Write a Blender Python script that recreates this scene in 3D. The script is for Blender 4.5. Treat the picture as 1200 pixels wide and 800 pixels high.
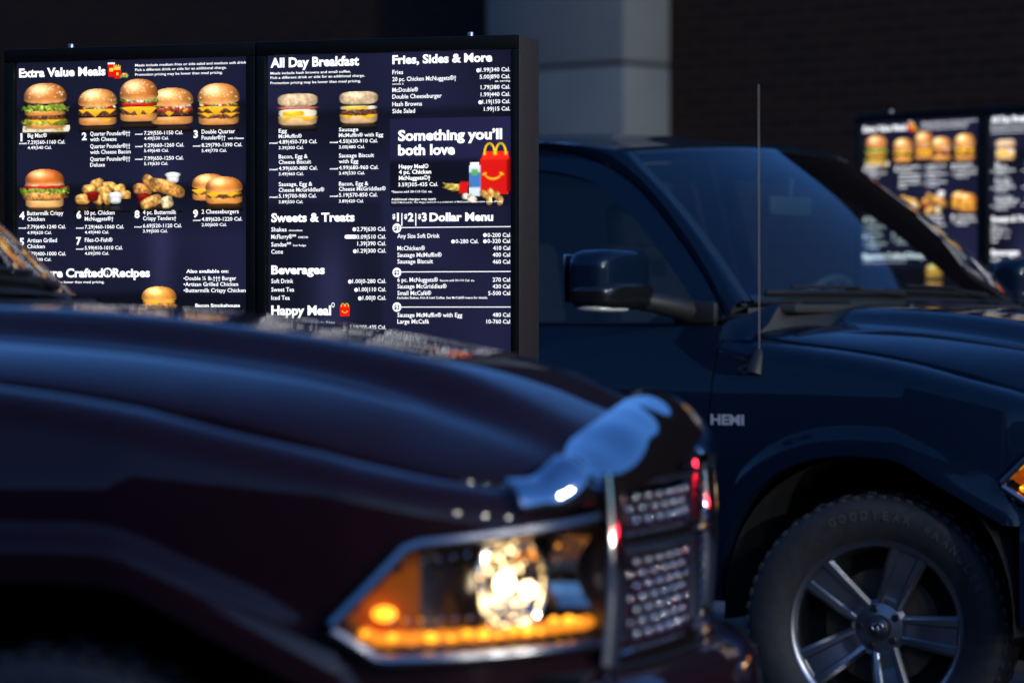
import bpy, bmesh, math, random
import numpy as np
from mathutils import Vector, Matrix

for _o in list(bpy.data.objects):
    bpy.data.objects.remove(_o)
SC = bpy.context.scene
COL = SC.collection
R = math.radians
random.seed(7)
RNG = np.random.default_rng(11)

# ------------------------------------------------------------------ camera
CAM_H = 1.375
cam = bpy.data.cameras.new('camera')
cam.sensor_width = 36.0
cam.lens = 126.0
cam.clip_start = 0.1
cam.clip_end = 3000
cam.dof.use_dof = True
cam.dof.focus_distance = 9.45
cam.dof.aperture_fstop = 2.55
cam.dof.aperture_blades = 0
cam_o = bpy.data.objects.new('camera', cam)
cam_o.location = (0, 0, CAM_H)
cam_o.rotation_euler = (R(90) - 35.0 / 4200.0, 0, 0)
COL.objects.link(cam_o)
SC.camera = cam_o

# ------------------------------------------------------------------ sky, dusk sun, exposure
SUN_AZ = R(150)      # direction towards the sunset, clockwise from +Y (to the right of the picture)
world = bpy.data.worlds.new('World')
SC.world = world
world.use_nodes = True
nt = world.node_tree
for n in list(nt.nodes):
    nt.nodes.remove(n)
sky = nt.nodes.new('ShaderNodeTexSky')
sky.sky_type = 'NISHITA'
sky.sun_disc = False
sky.sun_elevation = R(12.0)
sky.sun_rotation = SUN_AZ
sky.air_density = 1.0
sky.dust_density = 0.6
sky.ozone_density = 4.0
tint = nt.nodes.new('ShaderNodeMix')
tint.data_type = 'RGBA'
tint.blend_type = 'MULTIPLY'
tint.inputs['Factor'].default_value = 1.0
tint.inputs['B'].default_value = (0.72, 1.08, 1.62, 1)
bgn = nt.nodes.new('ShaderNodeBackground')
bgn.inputs['Strength'].default_value = 0.15
wo = nt.nodes.new('ShaderNodeOutputWorld')
nt.links.new(sky.outputs[0], tint.inputs['A'])
nt.links.new(tint.outputs['Result'], bgn.inputs['Color'])
nt.links.new(bgn.outputs[0], wo.inputs['Surface'])

sun = bpy.data.lights.new('sun', 'SUN')
sun.energy = 1.35
sun.angle = R(2)
sun.color = (0.95, 1.0, 0.92)
sun_o = bpy.data.objects.new('sun', sun)
sun_o.rotation_euler = (R(78), 0, math.pi - SUN_AZ)
COL.objects.link(sun_o)

SC.view_settings.view_transform = 'Standard'
SC.view_settings.look = 'None'
SC.view_settings.gamma = 1.0
SC.view_settings.exposure = 0.0
SC.cycles.use_denoising = True
SC.cycles.max_bounces = 8
SC.cycles.transparent_max_bounces = 12
SC.cycles.sample_clamp_indirect = 8.0


def lamp(name, loc, watts, color, radius):
    l = bpy.data.lights.new(name, 'POINT')
    l.energy = watts
    l.color = color
    l.shadow_soft_size = radius
    o = bpy.data.objects.new(name, l)
    o.location = loc
    COL.objects.link(o)
    return o


# lot lamps behind the photographer and tail lamps of the car ahead (seen as sparks in the chrome)
def area_lamp(name, loc, target, watts, color, sx, sy):
    l = bpy.data.lights.new(name, 'AREA')
    l.shape = 'ELLIPSE'
    l.size, l.size_y = sx, sy
    l.energy = watts
    l.color = color
    o = bpy.data.objects.new(name, l)
    o.location = loc
    o.rotation_euler = (Vector(target) - Vector(loc)).to_track_quat('-Z', 'Y').to_euler()
    COL.objects.link(o)
    return o


for _p in ((9.0, 2.5, 6.0), (8.0, 0.0, 6.5), (12.5, 4.5, 7.0)):
    area_lamp('lot_lamp', _p, (.3, 6.2, 1.0), 170, (1.0, 0.93, 0.80), .32, .32)
area_lamp('tail_lamp', (2.81, 5.45, 1.0), (.4, 6.2, .95), 2.6, (1.0, 0.015, 0.04), .10, .07)
area_lamp('tail_lamp', (3.07, 6.83, 1.0), (.4, 6.6, .95), 2.6, (1.0, 0.015, 0.04), .10, .07)
area_lamp('queue_headlamp', (7.0, 1.6, .9), (.4, 6.2, .95), 45.0, (1.0, 0.93, 0.78), .16, .14)


# ------------------------------------------------------------------ material helpers
def srgb(r, g, b):
    def f(c):
        c /= 255.0
        return c / 12.92 if c <= 0.04045 else ((c + 0.055) / 1.055) ** 2.4
    return (f(r), f(g), f(b), 1.0)


MATS = {}


def mat(name, color=(0.5, 0.5, 0.5), rough=0.5, metal=0.0, coat=0.0, coat_rough=0.03, spec=0.5,
        noise=0.0, noise_scale=20.0, bump=0.0, emit=None, emit_s=0.0):
    if name in MATS:
        return MATS[name]
    m = bpy.data.materials.new(name)
    m.use_nodes = True
    nt = m.node_tree
    p = nt.nodes['Principled BSDF']
    c = tuple(color[:3]) + (1.0,)
    p.inputs['Base Color'].default_value = c
    p.inputs['Roughness'].default_value = rough
    p.inputs['Metallic'].default_value = metal
    p.inputs['Coat Weight'].default_value = coat
    p.inputs['Coat Roughness'].default_value = coat_rough
    p.inputs['Specular IOR Level'].default_value = spec
    if emit is not None:
        p.inputs['Emission Color'].default_value = tuple(emit[:3]) + (1.0,)
        p.inputs['Emission Strength'].default_value = emit_s
    if noise > 0 or bump > 0:
        tc = nt.nodes.new('ShaderNodeTexCoord')
        nz = nt.nodes.new('ShaderNodeTexNoise')
        nz.inputs['Scale'].default_value = noise_scale
        nz.inputs['Detail'].default_value = 6
        nt.links.new(tc.outputs['Object'], nz.inputs['Vector'])
        if noise > 0:
            rp = nt.nodes.new('ShaderNodeValToRGB')
            rp.color_ramp.elements[0].position = 0.3
            rp.color_ramp.elements[1].position = 0.7
            rp.color_ramp.elements[0].color = tuple(x * (1 - noise) for x in c[:3]) + (1,)
            rp.color_ramp.elements[1].color = tuple(min(1, x * (1 + noise)) for x in c[:3]) + (1,)
            nt.links.new(nz.outputs['Fac'], rp.inputs['Fac'])
            nt.links.new(rp.outputs['Color'], p.inputs['Base Color'])
        if bump > 0:
            bp = nt.nodes.new('ShaderNodeBump')
            bp.inputs['Strength'].default_value = bump
            bp.inputs['Distance'].default_value = 0.01
            nt.links.new(nz.outputs['Fac'], bp.inputs['Height'])
            nt.links.new(bp.outputs['Normal'], p.inputs['Normal'])
    MATS[name] = m
    return m


def paint(name, color):
    """car paint: dark base under a clear coat, with a faint dust film breaking up the gloss"""
    if name in MATS:
        return MATS[name]
    m = mat(name, color, rough=0.6, coat=1.0, coat_rough=0.02, spec=0.06)
    nt = m.node_tree
    p = nt.nodes['Principled BSDF']
    p.inputs['Coat IOR'].default_value = 1.31
    tc = nt.nodes.new('ShaderNodeTexCoord')
    nz = nt.nodes.new('ShaderNodeTexNoise')
    nz.inputs['Scale'].default_value = 5.0
    nz.inputs['Detail'].default_value = 8
    mp = nt.nodes.new('ShaderNodeMapRange')
    mp.inputs['To Min'].default_value = 0.008
    mp.inputs['To Max'].default_value = 0.045
    nt.links.new(tc.outputs['Object'], nz.inputs['Vector'])
    nt.links.new(nz.outputs['Fac'], mp.inputs['Value'])
    nt.links.new(mp.outputs['Result'], p.inputs['Coat Roughness'])
    return m


def glass(name, tintc, rough=0.02, ior=1.5, gain=1.0):
    if name in MATS:
        return MATS[name]
    m = bpy.data.materials.new(name)
    m.use_nodes = True
    nt = m.node_tree
    for n in list(nt.nodes):
        nt.nodes.remove(n)
    out = nt.nodes.new('ShaderNodeOutputMaterial')
    geo = nt.nodes.new('ShaderNodeNewGeometry')
    sub = nt.nodes.new('ShaderNodeMath')
    sub.operation = 'MULTIPLY_ADD'
    sub.inputs[1].default_value = -2.0
    sub.inputs[2].default_value = 1.0
    pw = nt.nodes.new('ShaderNodeMath')
    pw.operation = 'POWER'
    pw.inputs[0].default_value = ior
    fr = nt.nodes.new('ShaderNodeFresnel')
    ml = nt.nodes.new('ShaderNodeMath')
    ml.operation = 'MULTIPLY'
    ml.use_clamp = True
    ml.inputs[1].default_value = gain
    nt.links.new(geo.outputs['Backfacing'], sub.inputs[0])
    nt.links.new(sub.outputs[0], pw.inputs[1])
    nt.links.new(pw.outputs[0], fr.inputs['IOR'])
    nt.links.new(fr.outputs[0], ml.inputs[0])
    tr = nt.nodes.new('ShaderNodeBsdfTransparent')
    tr.inputs['Color'].default_value = tuple(tintc[:3]) + (1,)
    gl = nt.nodes.new('ShaderNodeBsdfGlossy')
    gl.inputs['Roughness'].default_value = rough
    mx = nt.nodes.new('ShaderNodeMixShader')
    nt.links.new(ml.outputs[0], mx.inputs['Fac'])
    nt.links.new(tr.outputs[0], mx.inputs[1])
    nt.links.new(gl.outputs[0], mx.inputs[2])
    nt.links.new(mx.outputs[0], out.inputs['Surface'])
    MATS[name] = m
    return m


def screen_mat(name, strength):
    if name in MATS:
        return MATS[name]
    m = mat(name, (0.004, 0.004, 0.005), rough=0.12, spec=0.22)
    nt = m.node_tree
    p = nt.nodes['Principled BSDF']
    a = nt.nodes.new('ShaderNodeVertexColor')
    a.layer_name = 'Col'
    nt.links.new(a.outputs['Color'], p.inputs['Emission Color'])
    p.inputs['Emission Strength'].default_value = strength
    return m


# ------------------------------------------------------------------ mesh helpers
GREENHOUSE = ('windscreen', 'glass_border', 'windscreen_pillar', 'pillar_trim', 'roof', 'window_frame', 'window', 'cab_back', 'rear_window')


class MB:
    """collects shapes and links them as ONE mesh object"""

    def __init__(self):
        self.v = []
        self.f = []

    def add(self, vs, fs):
        n = len(self.v)
        self.v += [tuple(v) for v in vs]
        self.f += [tuple(i + n for i in f) for f in fs]
        return self

    def grid(self, pts, closed_u=False, flip=False):
        """pts[i][j] -> quads"""
        nu, nv = len(pts), len(pts[0])
        fs = []
        for i in range(nu if closed_u else nu - 1):
            i2 = (i + 1) % nu
            for j in range(nv - 1):
                q = (i * nv + j, i2 * nv + j, i2 * nv + j + 1, i * nv + j + 1)
                fs.append(q[::-1] if flip else q)
        return self.add([p for r in pts for p in r], fs)

    def box(self, c, s, m=None, bevel=0.0):
        bm = bmesh.new()
        bmesh.ops.create_cube(bm, size=1.0)
        for v in bm.verts:
            v.co = Vector((v.co.x * s[0], v.co.y * s[1], v.co.z * s[2]))
        if bevel > 0:
            bmesh.ops.bevel(bm, geom=list(bm.edges), offset=bevel, segments=2, profile=0.5, affect='EDGES')
        return self._bm(bm, Matrix.Translation(c) @ (m if m else Matrix.Identity(4)))

    def ball(self, c, s, sub=2, m=None, power=2.0):
        bm = bmesh.new()
        bmesh.ops.create_icosphere(bm, subdivisions=sub, radius=1.0)
        for v in bm.verts:
            co = v.co
            if power != 2.0:
                k = (abs(co.x) ** power + abs(co.y) ** power + abs(co.z) ** power) ** (1 / power)
                co = co / k
            v.co = Vector((co.x * s[0], co.y * s[1], co.z * s[2]))
        return self._bm(bm, Matrix.Translation(c) @ (m if m else Matrix.Identity(4)))

    def _bm(self, bm, mtx):
        bm.verts.index_update()
        self.add([mtx @ v.co for v in bm.verts], [[v.index for v in f.verts] for f in bm.faces])
        bm.free()
        return self

    def tube(self, path, r, n=8, caps=True):
        path = [Vector(p) for p in path]
        rs = r if isinstance(r, (list, tuple)) else [r] * len(path)
        rings = []
        for i, p in enumerate(path):
            d = (path[min(i + 1, len(path) - 1)] - path[max(i - 1, 0)]).normalized()
            a = d.cross(Vector((0, 0, 1)))
            if a.length < 1e-3:
                a = d.cross(Vector((1, 0, 0)))
            a.normalize()
            b = d.cross(a).normalized()
            rings.append([p + (a * math.cos(2 * math.pi * k / n) + b * math.sin(2 * math.pi * k / n)) * rs[i] for k in range(n)])
        base = len(self.v)
        pts = [list(r_) + [r_[0]] for r_ in rings]
        self.grid(pts)
        if caps:
            self.add(rings[0], [tuple(range(n))[::-1]])
            self.add(rings[-1], [tuple(range(n))])
        return self

    def lathe(self, prof, n=64, axis='Y', c=(0, 0, 0)):
        """prof: (radius, along axis)"""
        pts = []
        for k in range(n):
            a = 2 * math.pi * k / n
            row = []
            for (r, h) in prof:
                if axis == 'Y':
                    row.append((c[0] + r * math.cos(a), c[1] + h, c[2] + r * math.sin(a)))
                else:
                    row.append((c[0] + r * math.cos(a), c[1] + r * math.sin(a), c[2] + h))
            pts.append(row)
        return self.grid(pts, closed_u=True)

    def xform(self, m):
        self.v = [tuple(m @ Vector(v)) for v in self.v]
        return self

    def build(self, name, material, parent=None, smooth=True, angle=40, weld=False):
        if name in GREENHOUSE:      # cab glass and roof: a taller greenhouse above the belt line
            self.v = [(v[0], v[1], v[2] if v[2] < 1.33 else 1.33 + (v[2] - 1.33) * (1.085 + .04 * sstep(1.0, 1.6, -v[0]))) for v in self.v]
        me = bpy.data.meshes.new(name)
        me.from_pydata([tuple(v) for v in self.v], [], self.f)
        bm = bmesh.new()
        bm.from_mesh(me)
        if weld:
            bmesh.ops.remove_doubles(bm, verts=bm.verts, dist=1e-5)
        bmesh.ops.recalc_face_normals(bm, faces=bm.faces)
        bm.to_mesh(me)
        bm.free()
        if smooth:
            me.shade_smooth()
            me.set_sharp_from_angle(angle=R(angle))
        me.materials.append(material)
        o = bpy.data.objects.new(name, me)
        COL.objects.link(o)
        if parent is not None:
            o.parent = parent
        return o


def empty(name, loc, rz=0.0):
    o = bpy.data.objects.new(name, None)
    o.empty_display_size = 0.3
    o.location = loc
    o.rotation_euler = (0, 0, rz)
    COL.objects.link(o)
    return o


def tag(o, label=None, cat=None, group=None, kind=None):
    for k, v in (('label', label), ('category', cat), ('group', group), ('kind', kind)):
        if v:
            o[k] = v
    return o


def interp(x, pts):
    if x <= pts[0][0]:
        return pts[0][1]
    for (a, b), (c, d) in zip(pts, pts[1:]):
        if x <= c:
            return b + (d - b) * (x - a) / (c - a)
    return pts[-1][1]


def smooth_interp(x, pts):
    """monotone-ish cubic through pts"""
    xs = [p[0] for p in pts]
    ys = [p[1] for p in pts]
    if x <= xs[0]:
        return ys[0]
    if x >= xs[-1]:
        return ys[-1]
    i = max(k for k in range(len(xs) - 1) if xs[k] <= x)
    def slope(k):
        if k == 0:
            return (ys[1] - ys[0]) / (xs[1] - xs[0])
        if k == len(xs) - 1:
            return (ys[-1] - ys[-2]) / (xs[-1] - xs[-2])
        return (ys[k + 1] - ys[k - 1]) / (xs[k + 1] - xs[k - 1])
    h = xs[i + 1] - xs[i]
    t = (x - xs[i]) / h
    m0, m1 = slope(i) * h, slope(i + 1) * h
    return (2 * t**3 - 3 * t**2 + 1) * ys[i] + (t**3 - 2 * t**2 + t) * m0 + (-2 * t**3 + 3 * t**2) * ys[i + 1] + (t**3 - t**2) * m1


def sstep(a, b, x):
    t = min(1, max(0, (x - a) / (b - a)))
    return t * t * (3 - 2 * t)


# ------------------------------------------------------------------ lettering
def text_meshes(items, mb_by_key):
    """items: (string, x, width, baseline, cap height, weight, key, to3d); fits each line to its width"""
    objs = []
    for (s, x, w, v, cap, wt, key, f3) in items:
        c = bpy.data.curves.new('text', 'FONT')
        c.body = s
        c.size = 1.0
        c.resolution_u = 3 if cap > 0.015 else 2
        c.offset = {3: 0.038, 2: 0.026, 1: 0.011, 0: 0.002}[wt]
        o = bpy.data.objects.new('text', c)
        COL.objects.link(o)
        objs.append(o)
    dg = bpy.context.evaluated_depsgraph_get()
    dg.update()
    for o, (s, x, w, v, cap, wt, key, f3) in zip(objs, items):
        me = o.evaluated_get(dg).to_mesh()
        if len(me.vertices):
            co = np.empty(len(me.vertices) * 3)
            me.vertices.foreach_get('co', co)
            co = co.reshape(-1, 3)
            x0, x1 = co[:, 0].min(), co[:, 0].max()
            sy = cap / 0.69
            sx = w / max(1e-4, x1 - x0)
            if len(s) == 1:
                x += max(0, (w - (x1 - x0) * sy * 1.05) / 2)
                sx = min(sx, sy * 1.05)
            mb_by_key[key].add([f3(x + (p[0] - x0) * sx, v - p[1] * sy) for p in co],
                               [tuple(p.vertices) for p in me.polygons])
        o.evaluated_get(dg).to_mesh_clear()
    for o in objs:
        c = o.data
        bpy.data.objects.remove(o)
        bpy.data.curves.remove(c)


TEXT_MEALS = [
('Extra Value Meals', 0.0087, 0.2598, 0.0388, 0.022, 3),('Meals include medium fries or side salad and medium soft drink.', 0.3563, 0.327, 0.0185, 0.0066, 1),('Pick a different drink or side for an additional charge.', 0.3563, 0.2677, 0.0306, 0.0066, 1),
('Promotion pricing may be lower than meal pricing.', 0.3563, 0.2559, 0.0432, 0.0066, 1),('1', 0.0101, 0.011, 0.2101, 0.0202, 3),('Big Mac®', 0.0342, 0.0584, 0.2013, 0.011, 1),
('7.29|560-1160 Cal.', 0.0342, 0.1132, 0.219, 0.0098, 1),('4.49|540 Cal.', 0.0342, 0.0722, 0.2325, 0.0079, 1),('2', 0.1966, 0.0163, 0.2102, 0.0188, 3),
('Quarter Pounder®††', 0.2224, 0.1191, 0.1997, 0.0109, 1),('with Cheese', 0.2224, 0.0786, 0.2143, 0.0103, 1),('Quarter Pounder®††', 0.2224, 0.1191, 0.2331, 0.0109, 1),
('with Cheese Bacon', 0.2224, 0.1204, 0.2483, 0.0103, 1),('Quarter Pounder®††', 0.2224, 0.1191, 0.2671, 0.0109, 1),('Deluxe', 0.2224, 0.0441, 0.2822, 0.0103, 1),
('7.29|550-1150 Cal.', 0.3825, 0.1137, 0.2001, 0.0097, 1),('4.49|530 Cal.', 0.3825, 0.0723, 0.2134, 0.0078, 1),('9.29|660-1260 Cal.', 0.3825, 0.117, 0.2327, 0.0097, 1),
('5.49|640 Cal.', 0.3825, 0.0723, 0.2459, 0.0078, 1),('7.99|650-1250 Cal.', 0.3825, 0.1157, 0.267, 0.0097, 1),('5.19|630 Cal.', 0.3825, 0.0703, 0.2803, 0.0078, 1),
('3', 0.5261, 0.0159, 0.2098, 0.0186, 3),('Double Quarter', 0.5513, 0.0971, 0.2, 0.0108, 1),('Pounder®††', 0.5513, 0.0694, 0.2156, 0.0108, 1),
('with Cheese', 0.6273, 0.0461, 0.2157, 0.0048, 2),('8.29|790-1390 Cal.', 0.5513, 0.1175, 0.2348, 0.0096, 1),('5.49|770 Cal.', 0.5513, 0.0727, 0.2486, 0.0078, 1),
('4', 0.0087, 0.0166, 0.4198, 0.019, 3),('Buttermilk Crispy', 0.0329, 0.1091, 0.4097, 0.011, 1),('Chicken', 0.0329, 0.053, 0.425, 0.0104, 1),
('7.79|640-1240 Cal.', 0.0329, 0.116, 0.4457, 0.0098, 1),('4.99|620 Cal.', 0.0329, 0.0735, 0.4604, 0.0079, 1),('6', 0.1802, 0.0163, 0.419, 0.0188, 3),
('10 pc. Chicken', 0.2061, 0.0888, 0.4101, 0.0109, 1),('McNuggets®†', 0.2061, 0.0854, 0.4259, 0.0103, 1),('7.29|460-1060 Cal.', 0.2061, 0.1165, 0.4472, 0.0097, 1),
('4.49|440 Cal.', 0.2061, 0.0719, 0.4605, 0.0079, 1),('8', 0.3536, 0.0161, 0.4194, 0.0187, 3),('4 pc. Buttermilk', 0.3791, 0.0977, 0.4106, 0.0109, 1),
('Crispy Tenders†', 0.3791, 0.0977, 0.4262, 0.0103, 1),('6.69|520-1120 Cal.', 0.3791, 0.1137, 0.4456, 0.0097, 1),('3.99|500 Cal.', 0.3791, 0.0723, 0.4588, 0.0078, 1),
('9', 0.5248, 0.0173, 0.4192, 0.0186, 3),('2 Cheeseburgers', 0.5513, 0.1076, 0.4104, 0.0108, 1),('4.89|620-1220 Cal.', 0.5513, 0.1175, 0.4296, 0.0096, 1),
('2.00|600 Cal.', 0.5513, 0.0727, 0.4434, 0.0078, 1),('5', 0.0087, 0.0152, 0.4902, 0.019, 3),('Artisan Grilled', 0.0329, 0.0893, 0.4824, 0.011, 1),
('Chicken', 0.0329, 0.053, 0.4983, 0.0104, 1),('7.79|400-1000 Cal.', 0.0329, 0.1166, 0.5178, 0.0098, 1),('4.99|380 Cal.', 0.0329, 0.0722, 0.5325, 0.0079, 1),
('7', 0.1802, 0.015, 0.4889, 0.0188, 3),('Filet-O-Fish®', 0.2061, 0.0827, 0.4824, 0.0109, 1),('5.99|410-1010 Cal.', 0.2061, 0.1125, 0.503, 0.0097, 1),
('4.09|390 Cal.', 0.2061, 0.0719, 0.517, 0.0079, 1),('Signature Crafted®Recipes', 0.0046, 0.3947, 0.5758, 0.022, 3),('Promotion pricing may be lower than meal pricing.', 0.0087, 0.2557, 0.5923, 0.0067, 1),
('Also available on:', 0.5061, 0.1232, 0.5661, 0.009, 2),('•Double ¼ lb.††† Burger', 0.4982, 0.1535, 0.5853, 0.0102, 1),('•Artisan Grilled Chicken', 0.4982, 0.1588, 0.6009, 0.0102, 1),
('•Buttermilk Crispy Chicken', 0.4982, 0.1805, 0.6171, 0.0102, 1),('Bacon Smokehouse', 0.5327, 0.1295, 0.6562, 0.009, 2),('meal', 0.0087, 0.0221, 0.2186, 0.0043, 2),
('meal', 0.3563, 0.0215, 0.1996, 0.0042, 2),('meal', 0.3563, 0.0215, 0.2322, 0.0042, 2),('meal', 0.3563, 0.0215, 0.266, 0.0042, 2),
('meal', 0.5261, 0.0212, 0.2338, 0.0042, 2),('meal', 0.0074, 0.0221, 0.4455, 0.0043, 2),('meal', 0.1802, 0.0218, 0.4469, 0.0043, 2),
('meal', 0.3536, 0.0215, 0.4453, 0.0042, 2),('meal', 0.5261, 0.0212, 0.4294, 0.0042, 2),('meal', 0.0074, 0.0221, 0.5177, 0.0043, 2),
('meal', 0.1802, 0.0218, 0.5029, 0.0043, 2),
]
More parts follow.
